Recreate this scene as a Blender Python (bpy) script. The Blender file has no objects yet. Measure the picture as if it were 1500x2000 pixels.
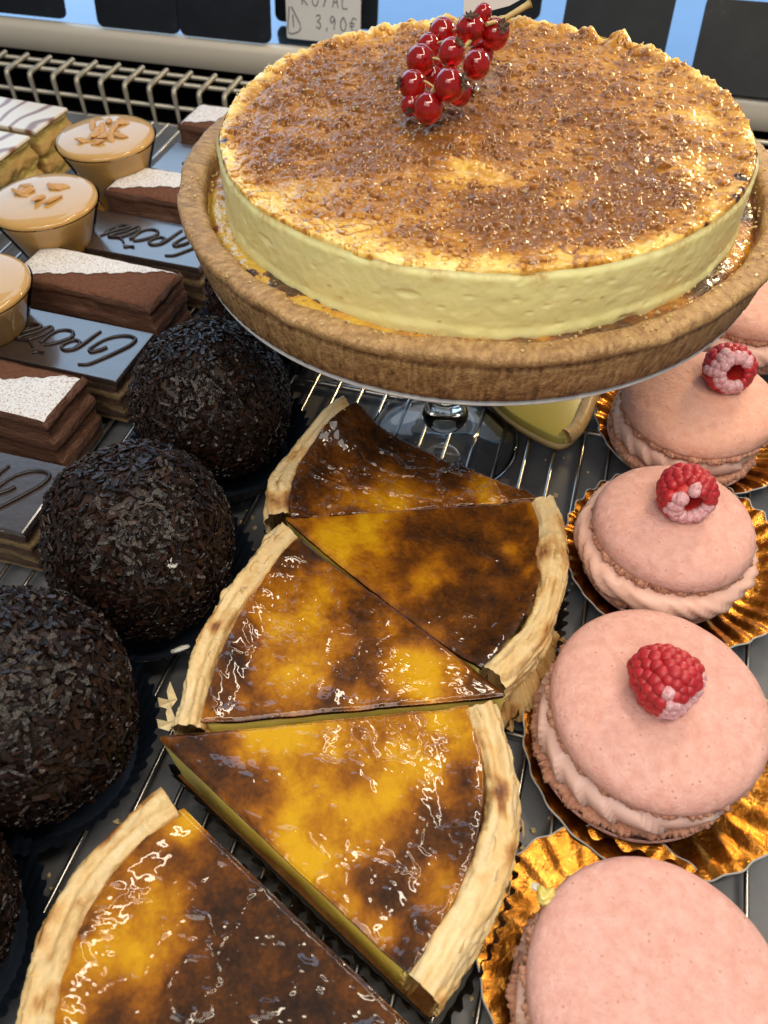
import bpy, bmesh, math, random
import numpy as np
from mathutils import Vector, Matrix, Euler
R = math.radians
PI = math.pi
rng = np.random.default_rng(7)
random.seed(7)
SC = bpy.context.scene
COL = SC.collection

# ------------------------------------------------------------------ camera
FPX, PITCH, YAW, ROLL, HCAM = 1600.0, 50.0, 17.0, -1.2, 0.325
_a, _t, _r = R(YAW), R(PITCH), R(ROLL)
FW = np.array([-math.sin(_a)*math.cos(_t), math.cos(_a)*math.cos(_t), -math.sin(_t)])
_rt = np.array([math.cos(_a), math.sin(_a), 0.0]); _up = np.cross(_rt, FW)
RT = _rt*math.cos(_r) + _up*math.sin(_r); UP = -_rt*math.sin(_r) + _up*math.cos(_r)
CP = np.array([0, 0, HCAM])
cam = bpy.data.cameras.new('camera'); camo = bpy.data.objects.new('camera', cam); COL.objects.link(camo)
camo.matrix_world = Matrix(((RT[0], UP[0], -FW[0], 0), (RT[1], UP[1], -FW[1], 0), (RT[2], UP[2], -FW[2], HCAM), (0, 0, 0, 1)))
cam.sensor_fit = 'VERTICAL'; cam.sensor_height = 36; cam.lens = 36*FPX/2000
cam.clip_start = 0.01; cam.clip_end = 50
cam.dof.use_dof = True; cam.dof.focus_distance = 0.36; cam.dof.aperture_fstop = 15
SC.camera = camo

def at(u, v, z=0.0):
    """point of the plane at height z that lies at (u, v) in the 1500 x 2000 photograph"""
    d = (u-750)/FPX*RT - (v-1000)/FPX*UP + FW
    return CP + (z-HCAM)/d[2]*d

# ------------------------------------------------------------------ light
W = bpy.data.worlds.new('World'); SC.world = W; W.use_nodes = True
bg = W.node_tree.nodes['Background']; bg.inputs[0].default_value = (0.92, 0.96, 1.0, 1); bg.inputs[1].default_value = 0.25
def area(name, loc, aim, sx, sy, power, col):
    l = bpy.data.lights.new(name, 'AREA'); l.shape = 'RECTANGLE'; l.size = sx; l.size_y = sy; l.energy = power; l.color = col
    o = bpy.data.objects.new(name, l); COL.objects.link(o); o.location = loc
    o.rotation_euler = (Vector(aim)-Vector(loc)).to_track_quat('-Z', 'Y').to_euler()
    return o
area('window_light', (-1.55, 1.75, 1.0), (-1.2, .3, 0.9), 1.55, 1.5, 17, (0.47, 0.71, 1.0))
area('low_window_light', (0.25, 1.75, 0.32), (0.1, .3, 0.2), 1.7, 0.34, 3.6, (0.38, 0.66, 1.0))
area('upper_window_light', (-0.35, 1.75, 1.9), (-0.1, .3, 0.0), 1.5, 0.5, 7, (0.50, 0.73, 1.0))
area('strip_lamp_front', (0.1, 0.02, 0.75), (0.0, .2, 0), 0.55, 0.06, 2.6, (1.0, 0.86, 0.66))
area('strip_lamp_top', (0.15, 0.42, 0.85), (0.0, .3, 0), 0.7, 0.05, 3.0, (1.0, 0.88, 0.70))
area('ceiling_lamp', (-0.12, -0.80, 1.35), (0, .2, 0), 1.1, 0.8, 11.0, (1.0, 0.95, 0.87))
area('side_spot', (0.22, 0.80, 0.36), (0.0, .44, .16), 0.12, 0.05, 1.9, (1.0, 0.72, 0.36))
SC.view_settings.view_transform = 'Standard'; SC.view_settings.look = 'None'
SC.view_settings.exposure = 0.0; SC.view_settings.gamma = 1.0
SC.view_settings.use_curve_mapping = False
SC.cycles.max_bounces = 8; SC.cycles.transmission_bounces = 8; SC.cycles.glossy_bounces = 4; SC.cycles.diffuse_bounces = 3
SC.cycles.use_denoising = True; SC.cycles.caustics_reflective = False; SC.cycles.caustics_refractive = False
SC.cycles.sample_clamp_indirect = 4

# ------------------------------------------------------------------ noise
def _h(ix, iy, iz, seed):
    n = (ix.astype(np.int64)*374761393 + iy.astype(np.int64)*668265263 + iz.astype(np.int64)*2147483647 + seed*1274126177) & 0x7fffffff
    n = ((n ^ (n >> 13))*1274126177) & 0x7fffffff
    n = ((n ^ (n >> 15))*2246822519) & 0x7fffffff
    return ((n ^ (n >> 16)) & 0xffff)/65535.0
def vn(p, seed=0):
    p = np.asarray(p, float); i = np.floor(p).astype(np.int64); f = p-i; f = f*f*f*(f*(f*6-15)+10)
    r = 0
    for a in (0, 1):
        for b in (0, 1):
            for c in (0, 1):
                w = (f[..., 0] if a else 1-f[..., 0])*(f[..., 1] if b else 1-f[..., 1])*(f[..., 2] if c else 1-f[..., 2])
                r = r + w*_h(i[..., 0]+a, i[..., 1]+b, i[..., 2]+c, seed)
    return r*2-1
def fbm(p, octv=4, seed=0):
    p = np.asarray(p, float); s = 0; a = .5
    for k in range(octv):
        s = s+a*vn(p*(2.03**k)+17.3*k, seed+k); a *= .5
    return s
def worley(x, y, seed=0):
    ix = np.floor(x).astype(np.int64); iy = np.floor(y).astype(np.int64)
    best = np.full(x.shape, 9.0); rid = np.zeros(x.shape); z0 = np.zeros_like(ix)
    for a in (-1, 0, 1):
        for b in (-1, 0, 1):
            cx = ix+a; cy = iy+b
            px = cx+_h(cx, cy, z0, seed); py = cy+_h(cx, cy, z0, seed+9)
            d = np.hypot(x-px, y-py); m = d < best
            best = np.where(m, d, best); rid = np.where(m, _h(cx, cy, z0, seed+5), rid)
    return best, rid
def V3(x, y, z):
    return np.stack(np.broadcast_arrays(np.asarray(x, float), y, z), -1)
def sst(a, b, x):
    t = np.clip((x-a)/(b-a), 0, 1); return t*t*(3-2*t)

# ------------------------------------------------------------------ meshes
def link(o, parent=None):
    COL.objects.link(o)
    if parent is not None: o.parent = parent
    return o
def mk(name, V, F, mat, parent=None, smooth=True, attrs=None, loc=None):
    me = bpy.data.meshes.new(name)
    V = np.asarray(V, float).reshape(-1, 3)
    F = F.tolist() if isinstance(F, np.ndarray) else F
    me.from_pydata(V.tolist(), [], F)
    if attrs:
        for k, a in attrs.items():
            at_ = me.attributes.new(k, 'FLOAT', 'POINT'); at_.data.foreach_set('value', np.asarray(a, np.float32).ravel())
    me.polygons.foreach_set('use_smooth', [smooth]*len(me.polygons))
    mats = mat if isinstance(mat, (list, tuple)) else [mat]
    for m in mats: me.materials.append(m)
    me.update()
    o = bpy.data.objects.new(name, me)
    if loc is not None: o.location = loc
    return link(o, parent)
def gridf(nu, nv, cu=False, cv=False, off=0):
    iu = np.arange(nu if cu else nu-1); iv = np.arange(nv if cv else nv-1)
    a, b = np.meshgrid(iu, iv, indexing='ij'); a2 = (a+1) % nu; b2 = (b+1) % nv
    return (np.stack([a*nv+b, a2*nv+b, a2*nv+b2, a*nv+b2], -1).reshape(-1, 4)+off)
def empty(name, loc=(0, 0, 0), rz=0):
    o = bpy.data.objects.new(name, None); o.location = loc; o.rotation_euler = (0, 0, rz); o.empty_display_size = .01
    return link(o)
def tag(o, label=None, cat=None, group=None, kind=None):
    if label: o['label'] = label
    if cat: o['category'] = cat
    if group: o['group'] = group
    if kind: o['kind'] = kind
    return o
def copy_tree(o, parent=None):
    c = o.copy(); COL.objects.link(c); c.parent = parent
    for ch in list(o.children): copy_tree(ch, c)
    return c
def prism(poly, z0, z1, mat, name, parent=None, smooth=False, bev=0, attrs=None):
    n = len(poly); P = np.array([(p[0], p[1]) for p in poly])
    V = []; F = []
    if bev:
        c = P.mean(0); d = P-c; L = np.linalg.norm(d, axis=1)[:, None]; Pi = c+d*(1-bev/L)
        rings = [(Pi, z0), (P, z0+bev), (P, z1-bev), (c+d*(1-.3*bev/L), z1-.3*bev), (Pi, z1)]
    else: rings = [(P, z0), (P, z1)]
    for q, z in rings: V += [(a[0], a[1], z) for a in q]
    for r in range(len(rings)-1):
        for i in range(n):
            j = (i+1) % n; F.append((r*n+i, r*n+j, (r+1)*n+j, (r+1)*n+i))
    F.append(tuple(range(n))[::-1]); F.append(tuple(range((len(rings)-1)*n, len(rings)*n)))
    return mk(name, V, F, mat, parent, smooth)
def tube_arr(pts, r, n=8, closed=False, taper=None):
    P = np.asarray(pts, float); m = len(P)
    T = np.gradient(P, axis=0) if not closed else np.roll(P, -1, 0)-np.roll(P, 1, 0)
    T /= np.linalg.norm(T, axis=1)[:, None]+1e-12
    ref = np.array([0, 0, 1.0]) if abs(T[:, 2]).mean() < .8 else np.array([1.0, 0, 0])
    A = np.cross(T, ref); A /= np.linalg.norm(A, axis=1)[:, None]+1e-12; B = np.cross(A, T)
    ang = np.arange(n)*2*PI/n
    rr = np.full(m, r) if np.isscalar(r) else np.asarray(r)
    V = P[:, None, :]+rr[:, None, None]*(np.cos(ang)[None, :, None]*A[:, None, :]+np.sin(ang)[None, :, None]*B[:, None, :])
    F = gridf(m, n, closed, True).tolist()
    if not closed: F += [list(range(n))[::-1], list(range((m-1)*n, m*n))]
    return V.reshape(-1, 3), F
def tubes(name, paths, r, mat, parent=None, n=8, loc=None):
    V = []; F = []; o = 0
    for p in paths:
        v, f = tube_arr(p[0] if isinstance(p, tuple) else p, p[1] if isinstance(p, tuple) else r, n)
        V.append(v); F += [[i+o for i in q] for q in f]; o += len(v)
    return mk(name, np.concatenate(V), F, mat, parent, True, loc=loc)
def smoothpath(P, k=6):
    P = np.asarray(P, float); n = len(P); out = []
    Q = np.vstack([2*P[0]-P[1], P, 2*P[-1]-P[-2]])
    for i in range(n-1):
        p0, p1, p2, p3 = Q[i:i+4]
        t0 = 0; t1 = t0+max(np.linalg.norm(p1-p0), 1e-9)**.5; t2 = t1+max(np.linalg.norm(p2-p1), 1e-9)**.5; t3 = t2+max(np.linalg.norm(p3-p2), 1e-9)**.5
        for f in np.arange(k)/k:
            t = t1+(t2-t1)*f
            A1 = (t1-t)/(t1-t0)*p0+(t-t0)/(t1-t0)*p1; A2 = (t2-t)/(t2-t1)*p1+(t-t1)/(t2-t1)*p2; A3 = (t3-t)/(t3-t2)*p2+(t-t2)/(t3-t2)*p3
            B1 = (t2-t)/(t2-t0)*A1+(t-t0)/(t2-t0)*A2; B2 = (t3-t)/(t3-t1)*A2+(t-t1)/(t3-t1)*A3
            out.append((t2-t)/(t2-t1)*B1+(t-t1)/(t2-t1)*B2)
    out.append(P[-1]); return np.array(out)
def recalc(o):
    b = bmesh.new(); b.from_mesh(o.data); bmesh.ops.recalc_face_normals(b, faces=b.faces); b.to_mesh(o.data); b.free(); return o
def lathe(name, prof, mat, parent=None, n=96, fn=None, attrs=None, closed=False, smooth=True, loc=None):
    """prof: list of (r, z); fn(V, theta, index) may displace"""
    P = np.asarray(prof, float); th = np.arange(n)*2*PI/n
    r = P[:, 0][:, None]; z = P[:, 1][:, None]
    V = np.stack([r*np.cos(th), r*np.sin(th), z+0*th], -1)
    at_ = None
    if fn is not None:
        res = fn(V, th[None, :]+0*r, np.arange(len(P))[:, None]+0*th)
        V, at_ = res if isinstance(res, tuple) else (res, None)
    F = gridf(len(P), n, closed, True)
    return recalc(mk(name, V, F, mat, parent, smooth, at_, loc=loc))
def resample(prof, n):
    P = smoothpath(prof, 12); d = np.r_[0, np.cumsum(np.linalg.norm(np.diff(P, axis=0), axis=1))]
    s = np.linspace(0, d[-1], n); return np.stack([np.interp(s, d, P[:, 0]), np.interp(s, d, P[:, 1])], -1)

# ------------------------------------------------------------------ materials
class M:
    def __init__(s, name):
        s.m = bpy.data.materials.new(name); s.m.use_nodes = True; s.t = s.m.node_tree; s.n = s.t.nodes; s.l = s.t.links
        s.b = s.n['Principled BSDF']; s.tc = s.n.new('ShaderNodeTexCoord'); s.h = None
    def set(s, **k):
        nm = dict(col='Base Color', rough='Roughness', metal='Metallic', ior='IOR', trans='Transmission Weight', sss='Subsurface Weight',
                  sssr='Subsurface Radius', ssss='Subsurface Scale', coat='Coat Weight', coatr='Coat Roughness', spec='Specular IOR Level',
                  sheen='Sheen Weight', alpha='Alpha', tint='Specular Tint')
        for a, v in k.items():
            i = s.b.inputs[nm[a]]
            if hasattr(v, 'is_linked') or hasattr(v, 'links'): s.l.new(v, i)
            else: i.default_value = (tuple(v)+(1,) if a in ('col', 'tint') and len(v) == 3 else v)
        return s
    def map(s, scale=(1, 1, 1), src='Object'):
        mp = s.n.new('ShaderNodeMapping'); mp.inputs['Scale'].default_value = scale; s.l.new(s.tc.outputs[src], mp.inputs[0]); return mp.outputs[0]
    def noise(s, scale, detail=4, rough=.55, vec=None, dist=0):
        n = s.n.new('ShaderNodeTexNoise'); n.inputs['Scale'].default_value = scale; n.inputs['Detail'].default_value = detail
        n.inputs['Roughness'].default_value = rough; n.inputs['Distortion'].default_value = dist
        s.l.new(vec if vec is not None else s.tc.outputs['Object'], n.inputs['Vector']); return n.outputs['Fac']
    def vor(s, scale, vec=None, feat='F1', out='Distance'):
        n = s.n.new('ShaderNodeTexVoronoi'); n.inputs['Scale'].default_value = scale; n.feature = feat
        s.l.new(vec if vec is not None else s.tc.outputs['Object'], n.inputs['Vector']); return n.outputs[out]
    def attr(s, name):
        n = s.n.new('ShaderNodeAttribute'); n.attribute_name = name; return n.outputs['Fac']
    def math(s, op, a, b=0.0, c=0.0):
        n = s.n.new('ShaderNodeMath'); n.operation = op
        for i, x in enumerate((a, b, c)):
            if hasattr(x, 'links'): s.l.new(x, n.inputs[i])
            else: n.inputs[i].default_value = x
        return n.outputs[0]
    def ramp(s, fac, stops):
        n = s.n.new('ShaderNodeValToRGB'); e = n.color_ramp.elements
        while len(e) < len(stops): e.new(.5)
        for i, (p, c) in enumerate(stops):
            e[i].position = p; e[i].color = (c if len(c) == 4 else tuple(c)+(1,)) if not np.isscalar(c) else (c, c, c, 1)
        s.l.new(fac, n.inputs[0]); return n.outputs[0]
    def fr(s, fac, stops):
        return s.ramp(fac, [(p, (v, v, v)) for p, v in stops])
    def mix(s, fac, a, b, mode='MIX'):
        n = s.n.new('ShaderNodeMix'); n.data_type = 'RGBA'; n.blend_type = mode
        for i, x in ((0, fac), (6, a), (7, b)):
            if hasattr(x, 'links'): s.l.new(x, n.inputs[i])
            else: n.inputs[i].default_value = x if np.isscalar(x) else tuple(x)+(1,)
        return n.outputs[2]
    def bump(s, h, dist=.001, strength=1.0):
        n = s.n.new('ShaderNodeBump'); n.inputs['Distance'].default_value = dist; n.inputs['Strength'].default_value = strength
        s.l.new(h, n.inputs['Height'])
        if s.h is not None: s.l.new(s.h, n.inputs['Normal'])
        s.h = n.outputs[0]; s.l.new(s.h, s.b.inputs['Normal']); return s

def m_burn(name, stops, nscale, amp, rough=.35, coat=1.0, coatr=.06, bumps=((900, .0003),), sss=.0, sssr=(.006, .003, .001), spec=.5):
    m = M(name); a = m.attr('burn')
    n = m.noise(nscale, 8, .62, dist=.5 if name == 'flan_skin' else 0); f = m.math('ADD', a, m.math('MULTIPLY', m.math('SUBTRACT', n, .5), amp))
    n2 = m.noise(nscale*6, 4, .6); f = m.math('ADD', f, m.math('MULTIPLY', m.math('SUBTRACT', n2, .5), amp*.5))
    m.set(col=m.ramp(f, stops), rough=rough, coat=coat, coatr=coatr, spec=spec)
    if sss: m.set(sss=sss, sssr=sssr, ssss=1.0)
    if name == 'flan_skin':
        sp = m.fr(m.vor(260), [(.035, .85), (.06, 0)]); m.set(col=m.mix(sp, m.b.inputs['Base Color'].links[0].from_socket, (.05, .02, .008)))
    for sc, d in bumps: m.bump(m.noise(sc, 3, .5), d)
    return m.m
SKIN = [(0, (.64, .34, .007)), (.18, (.56, .265, .006)), (.36, (.42, .165, .005)), (.54, (.28, .092, .005)), (.72, (.140, .043, .005)), (.88, (.058, .020, .005)), (1, (.022, .010, .005))]
m_skin = m_burn('flan_skin', SKIN, 105, .62, .55, 1.0, .05, ((300, .0004),), spec=.04)
BRU = [(0, (.82, .66, .25)), (.18, (.74, .49, .12)), (.38, (.52, .26, .036)), (.60, (.37, .15, .014)), (.82, (.19, .066, .008)), (1.0, (.045, .018, .010))]
m_brulee = m_burn('caramel', BRU, 200, .46, .45, .8, .03, ((700, .0003),), sss=.22, sssr=(.007, .004, .0012), spec=.06)
def simple(name, stops, sc, rough=.6, bumps=(), sss=0, sssr=(.01, .004, .002), coat=0, metal=0, vec=None, detail=5, **k):
    m = M(name); v = m.map(vec) if vec else None
    m.set(col=m.ramp(m.noise(sc, detail, .6, v), stops), rough=rough, coat=coat, metal=metal, **k)
    if sss: m.set(sss=sss, sssr=sssr, ssss=1.0)
    for s_, d in bumps: m.bump(m.noise(s_, 4, .6, v), d)
    return m.m
m_cream = simple('pastry_cream', [(.3, (.82, .74, .33)), (.7, (.86, .79, .38))], 60, .36, ((500, .00015),), sss=.5, sssr=(.01, .007, .003), spec=.5)
def _cb():
    m = M('pastry_cream_side'); n = m.noise(60, 5, .6); c = m.ramp(n, [(.3, (.84, .765, .34)), (.7, (.88, .80, .39))])
    a = m.math('MULTIPLY', m.attr('burn'), m.fr(m.noise(500, 4, .6), [(.35, .2), (.6, 1)])); c = m.mix(a, c, (.50, .26, .06))
    m.set(col=c, rough=.36, sss=.5, sssr=(.01, .007, .003), ssss=1.0, spec=.5); m.bump(m.noise(500, 4, .6), .00015); return m.m
m_cream = _cb()
m_fill = m_burn('tart_filling', [(0, (.72, .46, .06)), (.35, (.55, .26, .03)), (.6, (.24, .08, .02)), (1, (.05, .02, .012))], 90, .7, .3, .8, .08, ((350, .0012), (1000, .0004)))
m_crust = m_burn('shortcrust', [(0, (.56, .37, .17)), (.4, (.37, .215, .085)), (.7, (.215, .110, .040)), (1, (.09, .042, .018))], 800, .55, .62, 0, .1, ((900, .0007), (250, .0004)))
m_puff = m_burn('puff_pastry', [(0, (.78, .62, .36)), (.35, (.70, .48, .21)), (.6, (.52, .28, .09)), (.85, (.24, .09, .025)), (1, (.10, .04, .02))], 150, .35, .6, .15, .2, ((500, .0004), (1600, .00015)), sss=.15)
m_cust = simple('custard', [(.3, (.88, .69, .16)), (.7, (.92, .76, .22))], 120, .4, ((700, .00015), (120, .0004)), sss=.4, sssr=(.008, .005, .002))
m_flake = simple('chocolate_vermicelli', [(.3, (.010, .005, .0035)), (.7, (.034, .015, .010))], 240, .30, ((1500, .0002),), spec=.5)
def _fl():
    m = M('chocolate_vermicelli'); m.set(col=m.ramp(m.attr('burn'), [(0, (.0055, .0028, .002)), (.6, (.015, .0065, .004)), (1, (.034, .014, .008))]), rough=.32, spec=.38); m.bump(m.noise(900, 3, .6), .0003); return m.m
m_flake = _fl()
m_tan = simple('praline_core', [(.3, (.018, .009, .006)), (.66, (.035, .017, .010)), (.76, (.38, .24, .12))], 130, .6)
m_paper = simple('navy_paper', [(.3, (.006, .011, .022)), (.7, (.010, .018, .034))], 60, .5, ((300, .0001),))
m_bpaper = simple('black_paper', [(.3, (.008, .008, .009)), (.7, (.014, .013, .014))], 60, .5)
m_white = simple('meringue_white', [(.3, (.65, .66, .6)), (.7, (.8, .8, .74))], 500, .6, ((900, .0004),))
def macmat(name, c1, c2, c3):
    m = M(name); n1 = m.noise(220, 6, .65); n2 = m.noise(700, 3, .5)
    c = m.ramp(n1, [(.30, c1), (.5, c2), (.68, c3)])
    sp = m.fr(m.vor(300), [(.06, 1), (.20, 0)]); c = m.mix(m.math('MULTIPLY', sp, m.fr(n1, [(.42, 0), (.58, .7)])), c, (.42, .15, .08))
    sp2 = m.fr(n2, [(.63, 0), (.75, .35)]); c = m.mix(sp2, c, (.50, .22, .13))
    m.set(col=c, rough=.62, sss=.25, sssr=(.006, .003, .002), ssss=1.0, spec=.35)
    m.bump(m.noise(700, 4, .7), .00055); m.bump(m.noise(170, 5, .62), .0009); return m.m
m_mac = macmat('macaron_shell', (.66, .335, .28), (.72, .40, .345), (.78, .465, .41))
m_mac2 = macmat('macaron_shell_orange', (.68, .33, .24), (.73, .39, .295), (.77, .44, .35))
m_foot = simple('macaron_foot', [(.3, (.45, .19, .12)), (.5, (.62, .30, .20)), (.7, (.72, .40, .30))], 500, .75, ((800, .0010),), sss=.15)
m_but = simple('pink_buttercream', [(.3, (.80, .48, .39)), (.7, (.83, .53, .44))], 60, .42, ((120, .0002),), sss=.3, sssr=(.006, .003, .002))
m_but2 = simple('pale_buttercream', [(.3, (.80, .53, .47)), (.7, (.83, .57, .51))], 60, .42, ((120, .0002),), sss=.3, sssr=(.006, .003, .002))
def gold():
    m = M('gold_card'); n = m.noise(90, 5, .7, dist=1.5)
    m.set(col=m.ramp(n, [(.2, (.30, .095, .012)), (.5, (.46, .17, .022)), (.8, (.70, .34, .075))]), metal=1.0, rough=.27)
    m.bump(m.vor(130, feat='DISTANCE_TO_EDGE'), .0007, .5); m.bump(m.noise(350, 4, .7), .0005, .6); return m.m
m_gold = gold()
m_cardedge = simple('card_edge', [(0, (.35, .34, .32)), (1, (.45, .44, .42))], 20, .7)
m_rasp = simple('raspberry_flesh', [(.3, (.36, .008, .016)), (.7, (.56, .025, .035))], 200, .42, ((900, .0002),), sss=.35, sssr=(.006, .001, .001), coat=.1)
m_frost = simple('sugar_frost', [(.3, (.58, .17, .21)), (.68, (.80, .58, .61))], 900, .6, ((1500, .0003),))
m_hollow = simple('raspberry_hollow', [(.3, (.45, .012, .015)), (.7, (.65, .05, .04))], 200, .4, ((900, .0002),), sss=.3, sssr=(.006, .001, .001))
def berry():
    m = M('redcurrant'); m.set(col=m.ramp(m.noise(150, 3), [(.3, (.45, .004, .006)), (.7, (.62, .012, .010))]), rough=.05, trans=.65, ior=1.36, sss=.25, sssr=(.01, .001, .0006), ssss=1.0, coat=.8, coatr=.03); return m.m
m_berry = berry()
m_calyx = simple('calyx', [(.3, (.025, .015, .009)), (.7, (.08, .05, .025))], 900, .8)
m_stem = simple('stem', [(.3, (.38, .26, .09)), (.7, (.55, .42, .18))], 300, .6)
m_steel = simple('brushed_steel', [(0, (.48, .46, .43)), (1, (.58, .56, .53))], 40, .28, metal=1)
m_tray = M('tray_plate'); _v = m_tray.map((1, 14, 1)); _n = m_tray.noise(60, 5, .6)
m_tray.set(col=m_tray.ramp(_n, [(.3, (.11, .115, .13)), (.7, (.15, .155, .17))]), rough=m_tray.fr(_n, [(.3, .34), (.7, .5)]))
m_tray.bump(m_tray.noise(300, 3, .5, _v), .0001); m_tray = m_tray.m
m_rail = simple('rail_enamel', [(0, (.56, .51, .43)), (1, (.64, .59, .51))], 8, .33, spec=.5)
m_grille = simple('grille_steel', [(0, (.34, .32, .27)), (1, (.44, .42, .36))], 30, .4, metal=.55)
m_dark = simple('dark_cavity', [(0, (.008, .007, .007)), (1, (.02, .017, .015))], 10, .6)
m_shelf = simple('shelf_gloss', [(0, (.12, .19, .29)), (1, (.15, .23, .34))], 12, .12, metal=.85)
m_slate = simple('slate_board', [(.3, (.009, .012, .017)), (.6, (.016, .020, .027)), (.72, (.05, .055, .06))], 22, .55, ((200, .0002),), spec=.12)
m_card = simple('white_card', [(0, (.62, .61, .60)), (1, (.68, .67, .66))], 10, .4)
m_ink = simple('pencil_ink', [(0, (.07, .07, .08)), (1, (.12, .12, .13))], 100, .6)
m_board = simple('cake_board_paper', [(0, (.55, .55, .55)), (1, (.62, .62, .62))], 10, .5)
m_glaze = simple('opera_glaze', [(.3, (.030, .020, .018)), (.7, (.050, .034, .030))], 120, .30, ((500, .0001), (40, .0004)), coat=1.0, coatr=.13, spec=.8)
m_glaze.node_tree.nodes['Principled BSDF'].inputs['Coat IOR'].default_value = 1.65
m_letter = simple('piped_chocolate', [(0, (.012, .007, .006)), (1, (.022, .012, .010))], 100, .3)
m_cocoa = simple('cocoa_dust', [(.3, (.115, .047, .028)), (.7, (.185, .082, .050))], 500, .9, ((900, .0007),), spec=.1)
m_icing = simple('icing_sugar', [(.36, (.42, .30, .25)), (.47, (.74, .72, .72)), (.75, (.88, .88, .90))], 1000, .9, ((900, .0006),), spec=.1)
def layered(name, a, b, fr_, gap):
    m = M(name); v = m.map((1, 1, 1)); w = m.n.new('ShaderNodeTexWave'); w.bands_direction = 'Z'; w.inputs['Scale'].default_value = fr_
    w.inputs['Distortion'].default_value = 2.2; w.inputs['Detail'].default_value = 4; w.inputs['Detail Scale'].default_value = 1.5; m.l.new(v, w.inputs['Vector'])
    n = m.noise(300, 5, .7); c = m.ramp(w.outputs['Fac'], [(.25, a), (gap, b)]); c = m.mix(m.math('MULTIPLY', n, .45), c, tuple(x*.45 for x in a))
    m.set(col=c, rough=.7); m.bump(n, .0016); return m.m
m_oplay = layered('opera_layers', (.26, .17, .08), (.055, .026, .018), 32, .62)
m_royal = simple('royal_mousse', [(.3, (.085, .035, .020)), (.6, (.13, .058, .034)), (.8, (.030, .013, .009))], 70, .55, ((250, .0010),), vec=(1, 1, 3.5))
def glassm():
    m = M('clear_glass'); m.set(col=(.96, .99, .98), rough=.0, trans=1.0, ior=1.47); return m.m
m_glass = glassm()
def thinm(nm, bl):
    m = M(nm); tr = m.n.new('ShaderNodeBsdfTransparent'); gl = m.n.new('ShaderNodeBsdfGlossy'); gl.inputs['Roughness'].default_value = .03
    lw = m.n.new('ShaderNodeLayerWeight'); lw.inputs['Blend'].default_value = bl; mx = m.n.new('ShaderNodeMixShader')
    m.l.new(lw.outputs['Fresnel'], mx.inputs[0]); m.l.new(tr.outputs[0], mx.inputs[1]); m.l.new(gl.outputs[0], mx.inputs[2])
    m.l.new(mx.outputs[0], m.n['Material Output'].inputs[0]); return m.m
m_thin = thinm('thin_cup', .03); m_foot_glass = thinm('foot_glass', .28)
m_mousse = simple('caramel_mousse', [(0, (.50, .28, .08)), (1, (.58, .35, .115))], 30, .45, sss=.2, coat=.9, coatr=.03, spec=.2)
m_almond = simple('almond_bits', [(0, (.45, .22, .07)), (1, (.62, .36, .14))], 200, .5)
m_fond = M('feather_icing'); _w = m_fond.n.new('ShaderNodeTexWave'); _w.inputs['Scale'].default_value = 20; _w.inputs['Distortion'].default_value = 16; _w.inputs['Detail Scale'].default_value = .6
m_fond.l.new(m_fond.tc.outputs['Object'], _w.inputs['Vector'])
m_fond.set(col=m_fond.ramp(_w.outputs['Fac'], [(.04, (.25, .11, .06)), (.30, (.74, .66, .56))]), rough=.35, coat=.15); m_fond = m_fond.m
m_mille = layered('mille_feuille_layers', (.55, .33, .10), (.66, .52, .16), 22, .7)
m_lemon = simple('lemon_cream', [(0, (.60, .50, .10)), (1, (.68, .58, .16))], 40, .3, coat=.3)
m_sugar = M('sugar_crystal').set(col=(.80, .55, .24), rough=.12, trans=.25, ior=1.5, sss=.3, sssr=(.004, .002, .001), ssss=1.0).m
m_ash = simple('charred', [(0, (.012, .010, .014)), (1, (.03, .02, .022))], 200, .25, coat=.6)

# ================================================================== SETTING
def box(name, x0, x1, y0, y1, z0, z1, mat, parent=None, bev=0):
    return prism([(x0, y0), (x1, y0), (x1, y1), (x0, y1)], z0, z1, mat, name, parent, bev=bev)
tag(box('counter_tray', -.75, .45, -.25, .642, -.02, -.006, m_tray), kind='structure')
tag(box('floor', -1.6, 1.4, -.5, 1.5, -.14, -.12, m_dark), kind='structure')
tag(box('counter_shelf', -1.5, .9, .712, 1.20, .030, .042, m_shelf), kind='structure')
tag(box('wall', -1.6, 1.4, 1.22, 1.25, -.12, .12, m_slate), kind='structure')
# rail with a rounded top edge
pr = [(.702, .0185), (.700, .020), (.700, .037), (.7015, .0412), (.706, .0428), (.7115, .0428), (.7115, .0185)]
xs = np.linspace(-1.5, .9, 60)
V = np.array([[(x, p[0], p[1]) for p in pr] for x in xs])
rail = mk('shelf_rail', V, gridf(60, len(pr), False, True), m_rail)
tag(rail, 'cream enamelled rail running along the front of the back shelf', 'rail')
# wire grille
gr = empty('wire_grille', (0, .653, .02)); tag(gr, 'steel wire grille below the cream rail behind the cakes', 'grille')
upr = []
k0 = at(15, 135, .02)[0]
V = []; F = []
def addbox(V, F, x0, x1, y0, y1, z0, z1):
    o = len(V); V += [(x, y, z) for x in (x0, x1) for y in (y0, y1) for z in (z0, z1)]
    F += [[o+i for i in q] for q in ((0, 1, 3, 2), (4, 6, 7, 5), (0, 4, 5, 1), (2, 3, 7, 6), (0, 2, 6, 4), (1, 5, 7, 3))]
for i in range(-8, 58):
    x = k0+i*.0236
    p = [(x, -.0005, -.075), (x, -.0005, -.004), (x, .0005, -.001), (x, .003, 0), (x, .036, .0)]
    upr.append(np.array(p))
tubes('upright_bars', upr, .0023, m_grille, gr, 8)['kind'] = 'stuff'
cr = [np.array([(-.75, y, z), (.75, y, z)]) for y, z in ((.0035, -.017), (.0035, -.034), (.0035, -.051), (.018, -.003), (.034, -.003))]
tubes('cross_bars', cr, .0021, m_grille, gr, 8)

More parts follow.
